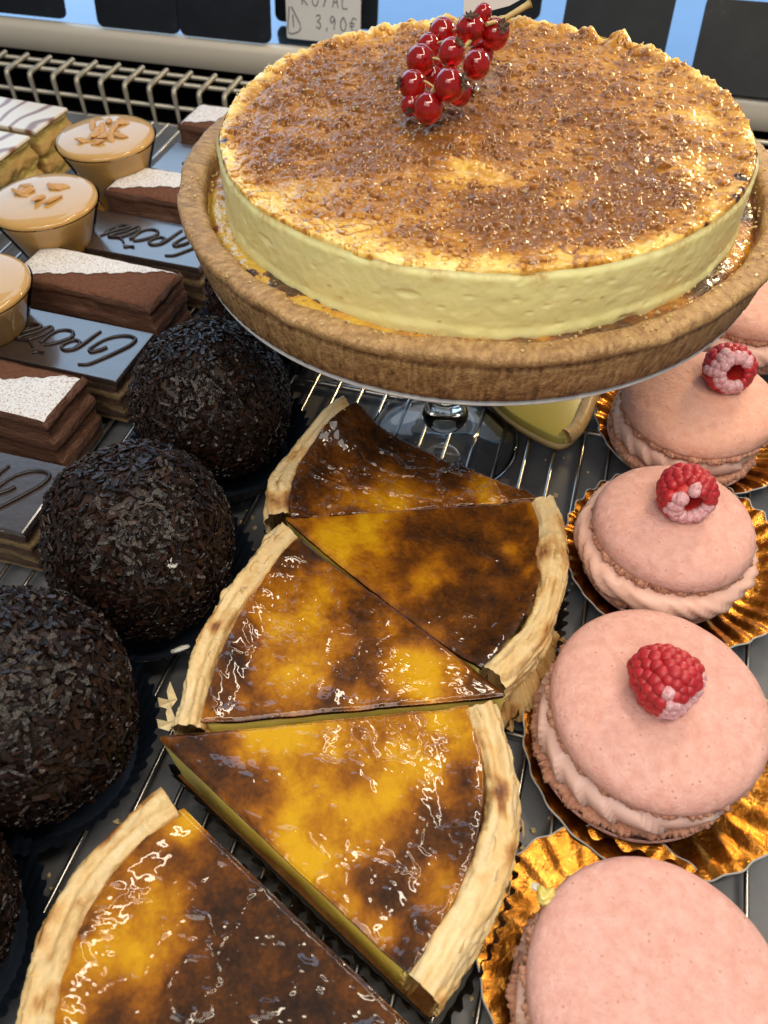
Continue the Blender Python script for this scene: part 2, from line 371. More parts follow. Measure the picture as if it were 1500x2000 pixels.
# steel wire rack on the tray
rk = empty('wire_rack', (0, 0, 0)); tag(rk, 'fine steel wire rack lying on the grey tray under the pastries', 'rack')
x = .0132-14.6e-3*30
base_wire = None
for i in range(-30, 24):
    X = .0132+i*.01455
    if base_wire is None:
        base_wire = tubes('wire', [np.array([(0, y, 0) for y in np.linspace(-.12, .63, 12)])], .00115, m_steel, rk, 8); w = base_wire
    else:
        w = base_wire.copy(); COL.objects.link(w); w.parent = rk
    w.location = (X, 0, .0010)
for p in ((1005, 1432), (600, 740)):
    yy = at(p[0], p[1], -.001)[1]
    tubes('cross_wire', [np.array([(-.6, yy, -.0024), (.4, yy, -.0024)])], .0020, m_steel, rk, 10)

# ================================================================== TART ON ITS STAND
TC = at(943, 232, .165); RC = .1128; ZT = .165
sc_ = at(866, 862, 0)
stand = empty('cake_stand', (sc_[0], sc_[1], 0)); tag(stand, 'clear glass cake stand with round foot under the big brulee tart', 'cake stand')
foot = [(0.0, .002), (.020, .0016), (.0385, .0010), (.0412, .0018), (.0416, .0032), (.0402, .0044), (.0375, .0042), (.033, .0048), (.022, .0068), (.0150, .0095), (.0125, .0130), (.0118, .0150), (.0001, .0152)]
lathe('foot', resample(foot, 50), m_foot_glass, stand, 96)
stem = [(.0001, .0155), (.0095, .0156), (.0116, .0180), (.0125, .0215), (.0112, .0250), (.0090, .030), (.0082, .045), (.0078, .085), (.0090, .103), (.015, .1105), (.0151, .1110), (.0001, .1112)]
lathe('stem', resample(stem, 60), m_glass, stand, 64)
offx, offy = TC[0]-sc_[0], TC[1]-sc_[1]
lathe('plate', [(0.0001, .1116), (.085, .1117), (.0975, .1135), (.100, .1160), (.0985, .1170), (.085, .1152), (.0001, .1150)], m_glass, stand, 128, loc=(offx, offy, 0))
bd = lathe('cake_board', [(0.0001, 0), (.1270, 0), (.1274, .0006), (.1270, .0014), (.0001, .0014)], m_board, None, 160, loc=(TC[0], TC[1], .1172))
tag(bd, 'thin white round cake board under the large tart', 'cake board')

tart = empty('brulee_tart', (TC[0], TC[1], .1190))
tag(tart, 'large round cream tart with caramelised sugar top in a brown shortcrust shell', 'tart')
Z0 = .1190
# crust
RO = RC+.0195
cp = [(.0001, 0), (.06, 0), (RC+.0125, .0002), (RC+.0150, .0012), (RC+.0158, .0045), (RC+.0172, .0120), (RC+.0184, .0190), (RC+.0195, .0232), (RC+.0201, .0255), (RC+.0201, .0276), (RC+.0192, .0287),
      (RC+.0160, .0290), (RC+.0115, .0289), (RC+.0098, .0280), (RC+.0090, .0262), (RC+.0088, .0230), (RC+.0084, .015), (RC+.008, .006), (.0001, .006)]
cp = resample(cp, 150); cp[:, 1] *= .87
def crustf(V, th, ix):
    r = np.hypot(V[..., 0], V[..., 1]); z = V[..., 2]
    z = z/.87
    wall = sst(-.001, .001, z)*(1-sst(.0215, .0245, z))*(r > RC+.0135)
    a = th*RC*1000
    st = .6*fbm(V3(np.cos(th)*150, np.sin(th)*150, z*150), 4, 3)+.4*fbm(V3(np.cos(th)*60, np.sin(th)*60, z*420), 3, 4); grain = fbm(V3(V[..., 0]*700, V[..., 1]*700, z*700), 3, 5)
    lip = sst(.0225, .0245, z)
    rr = r+wall*(st*.0007)+grain*.00035+lip*fbm(V3(V[..., 0]*90, V[..., 1]*90, z*60), 3, 8)*.0016
    zz = z+lip*fbm(V3(V[..., 0]*70, V[..., 1]*70, 0*z), 3, 11)*.0018
    groove = np.exp(-((z-.0225)/.0009)**2)*(r > RC+.014); rr = rr-groove*.0011
    s = rr/np.maximum(r, 1e-6)
    b = .42+wall*(st*.75)+grain*.5+.28*groove*(1+st)+lip*(.02)+.10*fbm(V3(V[..., 0]*25, V[..., 1]*25, z*20), 3, 20)
    b = b+.28*wall*(1-sst(0, .016, z))
    return np.stack([V[..., 0]*s, V[..., 1]*s, zz*.87], -1), {'burn': b.ravel()}
lathe('crust', cp, m_crust, tart, 1300, crustf)
# filling ring
nr, ns = 46, 1000
rr = np.linspace(RC-.004, RC+.0104, nr)[:, None]; th = (np.arange(ns)*2*PI/ns)[None, :]
X = rr*np.cos(th); Y = rr*np.sin(th); q = (rr-(RC-.004))/.0144
bl = fbm(V3(X*70, Y*70, 0), 4, 31)
side = np.cos(th-R(-20))            # darker, stickier caramel on the right
left = np.exp(-((((th-R(238)+PI) % (2*PI))-PI)/.42)**2)
Z = .0182+.0022*np.sin(q*PI)*0.3+.0016*bl+.0007*fbm(V3(X*300, Y*300, 1), 3, 37)-.002*np.exp(-((q-.85)/.12)**2)+.001*left
bn = .50+.75*bl+.30*side-.45*left*(bl < .15)+.3*left*(bl > .15)
mk('filling', np.stack([X, Y, Z], -1), gridf(nr, ns, False, True), m_fill, tart, True, {'burn': bn.ravel()})
# cream block
nz, ns = 70, 1300
zz = np.linspace(.012, .0448, nz)[:, None]; th = (np.arange(ns)*2*PI/ns)[None, :]
u = th*RC
w1, id1 = worley(u*110+0*zz, zz*230+0*th, 41); w2, id2 = worley(u*42+0*zz, zz*105+0*th, 43)
pit = np.clip(1-w1/.22, 0, 1)**.7*(id1 > .76)*.00045+np.clip(1-w2/.20, 0, 1)**.7*(id2 > .76)*.0009
rad = RC+.0016*fbm(V3(np.cos(th)*3.0, np.sin(th)*3.0, zz*20), 3, 45)+.00035*fbm(V3(np.cos(th)*30, np.sin(th)*30, zz*300), 3, 46)-pit
rad = rad-.0012*sst(.0415, .0448, zz)**2
rad = rad+.0010*(1-sst(.020, .024, zz+.001*np.sin(th*9)))
dn = fbm(V3(np.cos(th)*14, np.sin(th)*14, 0), 3, 47); drip = sst(.0405-.004*np.clip(dn, 0, 1)-.0015, .0448, zz+0*th)*np.clip(.35+1.6*dn, 0, 1)
spt = np.clip(1-w1/.16, 0, 1)*(id1 < .035)
mk('cream', np.stack([rad*np.cos(th), rad*np.sin(th), zz+0*th], -1), gridf(nz, ns, False, True), m_cream, tart, True, {'burn': (drip*.8+spt).ravel()})
# caramelised top
nr, ns = 300, 1100
rq = np.linspace(0.0, 1, nr)[:, None]**.85; th = (np.arange(ns)*2*PI/ns)[None, :]
edge = RC+.0016*fbm(V3(np.cos(th)*3.0, np.sin(th)*3.0, .0448*20), 3, 45)-.0011+.0003*fbm(V3(np.cos(th)*60, np.sin(th)*60, 0), 3, 49)
rad = rq*edge; X = rad*np.cos(th); Y = rad*np.sin(th); rn = rad/RC
wx, wy = X+TC[0], Y+TC[1]
def blob(u, v, z, ru, strength, PX, PY, sx=1.0):
    c = at(u, v, z); e = at(u+ru, v, z); rr_ = np.hypot(*(e-c)[:2])
    return strength*np.exp(-(((PX-c[0])/(rr_*sx))**2+((PY-c[1])/rr_)**2))
big = fbm(V3(X*28, Y*28, 0), 4, 51); med = fbm(V3(X*110, Y*110, 0), 4, 53)
f1, i1 = worley(X*420, Y*420, 55); f2, i2 = worley(X*250+.3*med, Y*250, 57); f3, i3 = worley(X*100+.6*med, Y*125+.6*med, 59)
inner = 1-sst(.90, 1.0, rn+.10*big+.05*np.clip(-np.sin(th), 0, 1))
burn = .24+.47*inner+.26*big+.34*med
for u_, v_, r_, s_ in ((880, 335, 50, -.34), (960, 360, 40, -.24), (700, 430, 60, -.22), (560, 380, 60, -.25), (1350, 330, 60, -.35), (1300, 160, 70, -.25), (640, 460, 80, -.2), (900, 500, 120, -.15), (1380, 230, 60, -.3),
                       (850, 290, 60, .20), (950, 420, 70, .35), (1000, 385, 50, .3), (1180, 420, 90, .28), (720, 170, 110, .22), (540, 290, 80, .12), (1130, 200, 120, .18), (1210, 330, 120, .15), (620, 100, 80, .12), (480, 200, 60, -.1), (820, 240, 90, .18), (1000, 480, 90, .1)):
    burn = burn+blob(u_, v_, ZT, r_, s_, wx, wy)
rough_amt = np.clip(burn*1.6, .25, 1.2)
b1 = np.sqrt(np.clip(1-(f1/.52)**2, 0, 1)); b2 = np.sqrt(np.clip(1-(f2/.40)**2, 0, 1))*(i2 > .62); b3 = np.sqrt(np.clip(1-(f3/.36)**2, 0, 1))*(i3 > .62)
ridge = 1-np.abs(fbm(V3(X*85+.6*big, Y*85, 2), 3, 61))*4
Z = .0447+.0009*big+.0006*med+rough_amt*(.00030*b1+.0009*b2+.0012*b3)+.0006*np.clip(ridge, 0, 1)**2*rough_amt
# ragged crumbly rim, highest on the far side
far = .5+.5*np.cos(th-R(98)); lump = fbm(V3(np.cos(th)*26, np.sin(th)*26, 0), 4, 63)
rimw = sst(.90, .965, rn)*(1-sst(.985, 1.0, rn)*.55)
fk, ik = worley(th*RC*260+0*rad, rad*260, 65)
Z = Z+rimw*(.0004+far**2*(.0022+.0030*lump)+.00035*np.sqrt(np.clip(1-(fk/.6)**2, 0, 1))+.0010*fbm(V3(X*240, Y*240, 5), 3, 66))
kn = at(1215, 62, .169); ka = math.atan2(kn[1]-TC[1], kn[0]-TC[0])
Z = Z+sst(.88, .95, rn)*(.0040*np.exp(-(((th-ka+PI) % (2*PI)-PI)/.030)**2)-.0035*np.exp(-(((th-ka-.085+PI) % (2*PI)-PI)/.035)**2))
# torn flap
fc = at(900, 335, ZT); Z = Z+0
d_ = (wx-fc[0])*math.cos(R(-8))+(wy-fc[1])*math.sin(R(-8)); e_ = -(wx-fc[0])*math.sin(R(-8))+(wy-fc[1])*math.cos(R(-8))
flap = np.exp(-(d_/.020)**2)*sst(-.0035, .0045, e_-.004*np.cos(d_*70))*(1-sst(.0045, .0060, e_-.004*np.cos(d_*70)))
Z = Z+.0022*flap; burn = burn-.22*flap
burn = burn+.06*(b2)+.08*b3-.10*b1*(i1 > .5)+.40*np.exp(-((f2-.38)/.07)**2)*(i2 > .62)+.45*np.exp(-((f3-.35)/.05)**2)*(i3 > .62)
burn = burn-.25*rimw*far
burn = np.minimum(burn, .80+.1*np.tanh(burn-.8))
# charred flecks on the edge
for u_, v_, r_ in ((458, 172, 9), (437, 272, 9), (1452, 345, 13), (1440, 385, 10), (1385, 435, 8), (1450, 370, 8)):
    burn = burn+blob(u_, v_, ZT, r_, 1.3, wx, wy)
Z[-1] = .0438; Z[-2] = .0445+.0004*(Z[-2]-.045)/.002; Z[-3] = .6*Z[-3]+.4*.0448
mk('caramel_top', np.stack([X, Y, Z], -1), gridf(nr, ns, False, True), m_brulee, tart, True, {'burn': burn.ravel()})
# loose sugar grains
def grains(name, P, S, mat, parent, jit=.35):
    n = len(P); base = np.array([(x, y, z) for x in (-1, 1) for y in (-1, 1) for z in (-1, 1)], float)
    q = rng.normal(size=(n, 4)); q /= np.linalg.norm(q, axis=1)[:, None]; w, x, y, z = q.T
    Rm = np.stack([1-2*(y*y+z*z), 2*(x*y-z*w), 2*(x*z+y*w), 2*(x*y+z*w), 1-2*(x*x+z*z), 2*(y*z-x*w), 2*(x*z-y*w), 2*(y*z+x*w), 1-2*(x*x+y*y)], -1).reshape(n, 3, 3)
    B = base[None]*(1+jit*rng.uniform(-1, 1, (n, 8, 3)))*np.asarray(S).reshape(n, -1, 1 if np.ndim(S) == 1 else 3)[:, :1, :]*.5
    V = np.einsum('nij,nkj->nki', Rm, B)+np.asarray(P)[:, None, :]
    fq = np.array([(0, 1, 3, 2), (4, 6, 7, 5), (0, 4, 5, 1), (2, 3, 7, 6), (0, 2, 6, 4), (1, 5, 7, 3)])
    F = (fq[None]+8*np.arange(n)[:, None, None]).reshape(-1, 4)
    return mk(name, V, F, mat, parent, False)
N = 1600
a = rng.uniform(0, 2*PI, N); rg = np.sqrt(rng.uniform(.02, 1, N))*RC*.985
ii = np.clip((( (rg/RC)**(1/.85))*299).astype(int), 0, 299); jj = np.clip((a/(2*PI)*1100).astype(int), 0, 1099)
gz = Z[ii, jj]+.00018
g = grains('sugar_grains', np.stack([rg*np.cos(a), rg*np.sin(a), gz], -1), rng.uniform(.0003, .0008, N), m_sugar, tart); g['kind'] = 'stuff'
N = 420
a = rng.uniform(0, 2*PI, N); rg = rng.uniform(RC+.001, RC+.019, N); gz = np.where(rg > RC+.0100, .0252, .0200)
g = grains('rim_grains', np.stack([rg*np.cos(a), rg*np.sin(a), gz], -1), rng.uniform(.0005, .0010, N), m_sugar, tart); g['kind'] = 'stuff'

# ------------------------------------------------------------------ redcurrants
bunch_c = at(880, 230, .168)
bunch = empty('redcurrant_bunch', tuple(bunch_c)); tag(bunch, 'bunch of shiny redcurrants lying on top of the tart', 'redcurrants')
def uvs(n=24, m=32):
    ph = np.linspace(0, PI, n)[:, None]; th = (np.arange(m)*2*PI/m)[None, :]
    return np.stack([np.sin(ph)*np.cos(th), np.sin(ph)*np.sin(th), np.cos(ph)+0*th], -1), gridf(n, m, False, True)
SV, SF = uvs()
BR = [(944, 25, .193, 17), (919, 57, .189, 28), (967, 67, .186, 28), (865, 66, .183, 28), (838, 90, .181, 23), (882, 102, .191, 26), (821, 118, .182, 28), (931, 126, .182, 27), (806, 166, .179, 27), (878, 166, .183, 30.5), (898, 180, .176, 25), (836, 211, .1745, 29), (802, 205, .1735, 20), (941, 105, .177, 24), (868, 132, .174, 22), (845, 150, .174, 20)]
CAL = {1: (-.05, -.35, .8), 2: (.28, 0, .9), 5: (.55, -.2, .75), 8: (-.9, 0, .35), 9: (.75, .15, .6), 10: (.9, .1, .1), 12: (0, .3, .2), 3: None}
tgt = CP
for i, (u, v, z, rp) in enumerate(BR):
    c = at(u, v, z); dep = (c-CP)@FW; r = rp*dep/FPX
    V = SV*r*np.array([1, 1, 1.04]); V = V*(1+.012*vn(SV*2.2+i*7, 71)[..., None])
    b = recalc(mk('currant', V, SF, m_berry, bunch, True, loc=tuple(c-bunch_c)))
    dv = CAL.get(i)
    if dv is None: dv = (rng.uniform(-.6, .6), rng.uniform(-.8, .2), -.4)
    d = dv[0]*RT-dv[1]*UP-dv[2]*FW; d = d/np.linalg.norm(d)
    rot = Vector(d).to_track_quat('Z', 'Y').to_matrix()
    P = []; F = []
    for k in range(7):
        a0 = k*2*PI/7; o = len(P); L = r*.40*(1+.3*math.sin(k*5+i))
        P += [(.04*r*math.cos(a0), .04*r*math.sin(a0), r*.985), (L*math.cos(a0-.4), L*math.sin(a0-.4), r*1.01), (L*1.2*math.cos(a0), L*1.2*math.sin(a0), r*1.20), (L*math.cos(a0+.4), L*math.sin(a0+.4), r*1.01)]
        F.append((o, o+1, o+2, o+3))
    o = len(P); P += [(r*.2*math.cos(t), r*.2*math.sin(t), r*(1.03+.05*(k % 2))) for k, t in enumerate(np.linspace(0, 2*PI, 8, endpoint=False))]; F.append(tuple(range(o, o+8)))
    P = [tuple(rot@Vector(p)) for p in P]
    mk('calyx', P, F, m_calyx, b, False)
st = [at(830, 200, .178), at(852, 165, .180), at(880, 130, .182), at(905, 95, .185), at(940, 60, .188), at(975, 42, .190), at(1005, 25, .192), at(1036, 6, .195)]
sp = smoothpath(st, 6)-bunch_c
paths = [(sp, np.interp(np.linspace(0, 1, len(sp)), [0, .7, .97, 1], [.0006, .0011, .0014, .0020]))]
for (u, v, z, rp) in BR[:13]:
    c = at(u, v, z)-bunch_c; k = np.argmin(np.linalg.norm(sp-c, axis=1)); paths.append((smoothpath([sp[k], (sp[k]+c)/2+np.array([0, 0, .002]), c], 5), .0005))
paths.append((smoothpath([at(975, 42, .190)-bunch_c, at(962, 44, .192)-bunch_c, at(950, 47, .192)-bunch_c], 4), .0009))
tubes('stalk', paths, .001, m_stem, bunch, 7)

# price card stuck in the tart behind the berries
p0, p1, p2 = at(903, 40, .172), at(1050, 40, .172), None
dx = (p1-p0)/np.linalg.norm(p1-p0)
ol = [(0.002, -.001), (.006, .004), (.014, .0042), (.022, .006), (.028, .009), (.031, .014), (.032, .02), (.032, .055), (.0, .055), (-.001, .02), (.0003, .002)]
Vc = [tuple(p0+dx*a+np.array([0, .012*b/.055, b])) for a, b in ol]+[tuple(p0+dx*a+np.array([0, .012*b/.055+.0006, b])) for a, b in ol]
n = len(ol); Fc = [tuple(range(n)), tuple(range(n, 2*n))[::-1]]+[(i, (i+1) % n, n+(i+1) % n, n+i) for i in range(n)]
tag(mk('price_card', Vc, Fc, m_card, None, False), 'pale grey card standing in the tart behind the redcurrants', 'card')

# ================================================================== FLAN SLICES
def bez(A, Mid, B, t):
    A, Mid, B = map(np.asarray, (A, Mid, B)); C = 2*Mid-.5*(A+B)
    t = np.asarray(t)[..., None]; return (1-t)**2*A+2*t*(1-t)*C+t**2*B
FLAN_Z = .042
LINN = ['farthest flan slice with the lifted corner', 'flan slice with the wide dark centre', 'amber mottled flan slice in the middle of the row', 'bright yellow flan slice with brown spots', 'nearest almost black flan slice']
def flan(name_label, tip, A, Mid, B, blobs, base=.38, lift=0.0, seed=0, crw=.0125, bow=(0, 0), zt=FLAN_Z, wrinkle=1.0, zA=None, pits=0, rimbrown=.2, group='slices of glossy baked flan in a row', drop=0):
    T = at(*tip, zt)[:2]; a = at(*A, zA or zt)[:2]; m = at(*Mid, zt)[:2]; b = at(*B, zt)[:2]
    root = empty('flan_slice', (m[0], m[1], .0025)); O = np.array([m[0], m[1], .0025])
    tag(root, name_label, 'flan slice', group)
    def pos(s, t):
        arc = bez(a, m, b, t); P = T+(arc-T)*np.asarray(s)[..., None]
        L = arc-T; nrm = np.stack([-L[..., 1], L[..., 0]], -1); nrm /= np.linalg.norm(nrm, axis=-1)[..., None]
        sg = (np.where(np.asarray(t) < .5, bow[0]*(1-2*t), bow[1]*(2*t-1)))*4*np.asarray(s)*(1-np.asarray(s))
        return P+nrm*sg[..., None]
    Lr = np.linalg.norm(m-T); sc = 1-crw/Lr
    def lf(P):
        d = np.hypot(P[..., 0]-a[0], P[..., 1]-a[1])
        return lift*np.exp(-(d/.020)**2)
    # --- skin
    ns_, nt = 200, 200
    s = (np.linspace(.004, 1, ns_)**.75*(sc+.012))[:, None]; t = np.linspace(0, 1, nt)[None, :]
    s2 = s+0*t; t2 = t+0*s; P = pos(s2, t2); x, y = P[..., 0], P[..., 1]
    big = fbm(V3(x*34, y*34, seed), 4, 100+seed); med = fbm(V3(x*95, y*95, seed), 4, 120+seed)
    rid = 1-np.abs(fbm(V3(x*70+1.2*med, y*70+1.2*big, 3), 3, 140+seed))*4.2
    rid2 = 1-np.abs(fbm(V3(x*210+1.5*med, y*150, 5), 3, 150+seed))*4
    wz = sst(-.35, .15, fbm(V3(x*30, y*30, 9), 2, 160+seed))
    distc = (sc-s2)*Lr
    burn = base-.03+.34*big+.46*med+rimbrown*np.exp(-(distc/.008)**2)
    for u_, v_, r_, q_ in blobs: burn = burn+blob(u_, v_, zt, r_*1.15, q_*.72, x, y)
    burn = burn+.25*np.exp(-(np.minimum(t2, 1-t2)*s2*Lr/.0012)**1.0)*.6
    burn = np.where(burn > .72, .72+.16*np.tanh((burn-.72)/.3), burn)+.04
    h = .0011*big+.0007*med*wrinkle+wrinkle*wz*(.00042*np.clip(rid, 0, 1)**2+.00012*np.clip(rid2, 0, 1)**2)
    h = h+.0022*np.exp(-(distc/.006)**2)-.0006*np.exp(-((distc-.011)/.005)**2)
    eg = np.minimum(t2, 1-t2)*s2*Lr
    h = h-.0009*np.exp(-(eg/.0011)**2)
    z = zt+h+lf(P)
    # curl of loose skin
    V = np.stack([x, y, z], -1)
    # lip downwards all round
    ring = np.concatenate([V[:, 0], V[-1, 1:], V[::-1, -1][1:]]);
    low = ring-np.array([0, 0, .0016])
    nV = ns_*nt; F = gridf(ns_, nt).tolist()
    idx = [i*nt for i in range(ns_)]+[(ns_-1)*nt+j for j in range(1, nt)]+[i*nt+nt-1 for i in range(ns_-2, -1, -1)]
    for i in range(len(idx)-1): F.append([idx[i], idx[i+1], nV+i+1, nV+i])
    bb = np.concatenate([burn.ravel(), burn.ravel()[idx]+.1])
    mk('burnt_skin', np.concatenate([V.reshape(-1, 3), low])-O, F, m_skin, root, True, {'burn': bb})
    # --- custard body
    nl = 90; ol_s = np.r_[np.linspace(.006, sc+.005, nl), np.full(nl, sc+.005), np.linspace(sc+.005, .006, nl)]
    ol_t = np.r_[np.zeros(nl), np.linspace(0, 1, nl), np.ones(nl)]
    OP = pos(ol_s, ol_t); cen = OP.mean(0); nz = 22; rows = []
    for k in range(nz):
        f = k/(nz-1); zz = .0035+(zt-.0009-.0035)*f+lf(OP)*f
        nn = fbm(V3(OP[:, 0]*60, OP[:, 1]*60, f*2), 3, 170+seed)
        w, i_ = worley((OP[:, 0]+OP[:, 1])*150, np.full(len(OP), f*5.0), 180+seed)
        ins = .0006+.0016*(1-f)+.0012*nn*(1-f*.6)+.0008*np.clip(1-w/.3, 0, 1)*(i_ > .8)
        d = cen-OP; d /= np.linalg.norm(d, axis=1)[:, None]
        q_ = OP+d*ins[:, None]; rows.append(np.stack([q_[:, 0], q_[:, 1], zz], -1))
    rows = np.array(rows); n_ = len(OP); F = gridf(nz, n_, False, True).tolist()
    mk('custard', rows.reshape(-1, 3)-O, F, m_cust, root, True)
    # --- pastry floor
    fs = np.r_[np.linspace(.004, .985, 40), np.full(40, .985), np.linspace(.985, .004, 40)]; ft = np.r_[np.zeros(40), np.linspace(0, 1, 40), np.ones(40)]
    FP = pos(fs, ft)-O[:2]
    fo = prism(FP, .0002, .0034, m_puff, 'pastry_floor', root, True)
    fo.data.attributes.new('burn', 'FLOAT', 'POINT').data.foreach_set('value', np.full(len(fo.data.vertices), .8, np.float32))
    # --- puff crust
    nt = 260; prof = np.array([(-crw, .006), (-crw-.0005, .020), (-crw-.0003, .034), (-crw+.0006, .0405), (-crw+.0028, .0440), (-crw*.62, .0452), (-crw*.40, .0440), (-crw*.22, .0447), (-.0010, .0428), (.0002, .038), (-.0002, .028), (-.0022, .015), (-.0042, .004), (-crw*.6, .0028)])
    prof[:, 1] *= zt/.042
    pp = resample(prof, 110); t = np.linspace(-.004, 1.004, nt)
    r = pp[:, 0][:, None]; z = pp[:, 1][:, None]; tt = t[None, :]
    arcp = pos(np.full(nt, 1.0), np.clip(t, 0, 1))
    tang = np.gradient(arcp, axis=0); tang /= np.linalg.norm(tang, axis=1)[:, None]; nrm = np.stack([tang[:, 1], -tang[:, 0]], -1)
    if ((arcp[nt//2]-T)@nrm[nt//2]) < 0: nrm = -nrm
    arcL = np.r_[0, np.cumsum(np.linalg.norm(np.diff(arcp, axis=0), axis=1))][None, :]
    pid = np.linspace(0, 1, 110)[:, None]
    lam = fbm(V3(arcL*55, pid*34, seed), 5, 200+seed); wob = fbm(V3(arcL*32, pid*4, seed), 3, 210+seed); fine = fbm(V3(arcL*240, pid*60, seed), 3, 215+seed)
    lay2 = fbm(V3(arcL*45+.8*wob, pid*110, seed), 2, 217+seed)
    saw = ((pid*13+1.3*wob+.5*lam) % 1.0)
    out = .0008*(saw-.5)*(.4+.6*np.clip(lam*2+.5, 0, 1))+.0022*lam+.0042*wob*(.35+.65*(z > .03))+.0012*fine+.0011*lay2
    wv = .0009*np.sin(arcL*75+seed)*(z > .025)
    cx_, cz_ = -crw*.5, .022
    dr = r-cx_; dz = z-cz_; dn = np.hypot(dr, dz*.6)+1e-6
    r2 = r+dr/dn*out+wv; z2 = z+(dz*.6)/dn*out*.9
    z2 = np.maximum(z2, .0030)
    PX = arcp[None, :, 0]+nrm[None, :, 0]*r2; PY = arcp[None, :, 1]+nrm[None, :, 1]*r2
    z2 = z2+lf(np.stack([PX, PY], -1))*np.clip(z2/.04, 0, 1)
    V = np.stack([PX, PY, z2], -1).transpose(1, 0, 2)
    crk = np.clip(.5-np.abs(lam)*9, 0, 1); lines = np.clip(np.sin((pid*17+1.1*wob+.7*lam)*2*PI)-.55, 0, 1)*np.clip(.6+1.6*lam, 0, 1)
    bn = (.17+.30*lam+.22*lines+.30*np.clip(-lay2-.12, 0, 1)+.22*crk*(wob > .0)+1.5*np.clip(fbm(V3(arcL*55, pid*9, 4), 3, 220+seed)-.18, 0, 1)+.35*np.exp(-((r+crw*.93)/.0014)**2)*(z > .03)+.25*(z < .022)+.10*fine).T
    F = gridf(nt, 110, False, True).tolist(); F.append(list(range(110))[::-1]); F.append(list(range((nt-1)*110, nt*110)))
    mk('puff_crust', V.reshape(-1, 3)-O, F, m_puff, root, True, {'burn': bn.ravel()})
    # --- flakes of pastry standing off the crust
    P_ = []; F_ = []
    for k in range(14):
        i = rng.integers(8, nt-8); j = rng.integers(45, 90); c = V[i, j]; o = len(P_); L = rng.uniform(.002, .0055); wd = rng.uniform(.0008, .0022)
        tg = np.r_[tang[i], 0]; ou = np.r_[nrm[i], 0]; lift_ = rng.uniform(.0004, .0016)
        e = [c-tg*L, c-tg*L*.3+ou*lift_*.6, c+tg*L*.5+ou*lift_, c+tg*L, c+tg*L*.6+ou*lift_+np.array([0, 0, wd]), c-tg*L*.4+ou*lift_*.5+np.array([0, 0, wd*.8])]
        P_ += [q_-O+.0004*rng.normal(size=3) for q_ in e]; F_ += [(o, o+1, o+5), (o+1, o+2, o+4, o+5), (o+2, o+3, o+4)]
    mk('loose_flakes', P_, F_, m_puff, root, False, {'burn': rng.uniform(0, .4, len(P_))})['kind'] = 'stuff'
    # --- pleated black paper liner below
    n_ = 240; ls = np.r_[np.linspace(.02, 1.0, n_//3), np.full(n_//3, 1.0), np.linspace(1.0, .02, n_//3)]; lt = np.r_[np.zeros(n_//3), np.linspace(0, 1, n_//3), np.ones(n_//3)]
    LP = pos(ls, lt); c0 = LP.mean(0); d = LP-c0; dl = np.linalg.norm(d, axis=1)[:, None]; d /= dl
    zig = np.where(np.arange(len(LP)) % 4 < 2, .0006, -.0006)[:, None]
    rings = [(LP-d*.004, .0022), (LP+d*.0010+d*zig*.3, .0024), (LP+d*.0025+d*zig, .0065), (LP+d*.0042+d*zig*1.8, .0110)]
    V = np.concatenate([np.c_[q_, np.full(len(q_), z_)+(.0008*np.sign(zig[:, 0]) if z_ > .01 else 0)] for q_, z_ in rings])-O; F = gridf(4, len(LP), False, True).tolist(); F.append(list(range(len(LP))))
    lin = mk('paper_liner', V, F, m_bpaper, None, False, loc=tuple(O+np.array([0, 0, -.0002])))
    tag(lin, 'black pleated paper under the '+LINN[seed-1], 'paper liner', 'black paper liners of the flan slices')
    return root, pos, O
D = 1
s1, _, _ = flan('dark brown flan slice with a lifted corner, farthest, nearest the stand', (1066, 975), (668, 768), (548, 895), (522, 1018),
     [(660, 830, 60, .4), (620, 930, 80, .35), (720, 880, 80, .35), (820, 900, 80, .3), (900, 930, 70, .25), (700, 960, 60, .1), (770, 965, 40, -.4), (950, 965, 40, -.3), (735, 940, 40, -.3), (560, 960, 40, .3), (1030, 965, 40, .3)], .52, .016, 1, wrinkle=2.8, zA=.058)
s2, _, _ = flan('flan slice with a wide dark brown centre and pastry rim on the right', (553, 1008), (1078, 976), (1104, 1150), (985, 1340),
     [(950, 1060, 110, .45), (900, 1150, 100, .35), (980, 1200, 90, .35), (960, 1280, 50, .3), (820, 1050, 70, .3), (600, 1020, 40, .4), (740, 1110, 40, .3), (700, 1060, 60, -.35), (850, 1140, 45, -.45), (640, 1040, 30, -.3), (1040, 1060, 30, -.15), (820, 1190, 50, .3)], .42, 0, 2, bow=(0, -.002), wrinkle=.7)
s3, _, _ = flan('amber and brown mottled flan slice, rim on the left, middle of the row', (993, 1358), (548, 1030), (425, 1185), (332, 1420),
     [(450, 1340, 45, .5), (470, 1260, 45, .4), (710, 1340, 60, .5), (560, 1385, 60, .25), (700, 1260, 50, .45), (640, 1110, 60, .35), (570, 1100, 50, .25), (900, 1330, 50, .3), (430, 1220, 40, .3), (740, 1180, 50, .3), (600, 1260, 55, -.4), (490, 1170, 50, -.3), (800, 1300, 55, -.4), (860, 1340, 40, -.3), (590, 1330, 50, -.3), (520, 1240, 30, -.2), (950, 1345, 40, .5)], .40, 0, 3, bow=(-.001, 0))
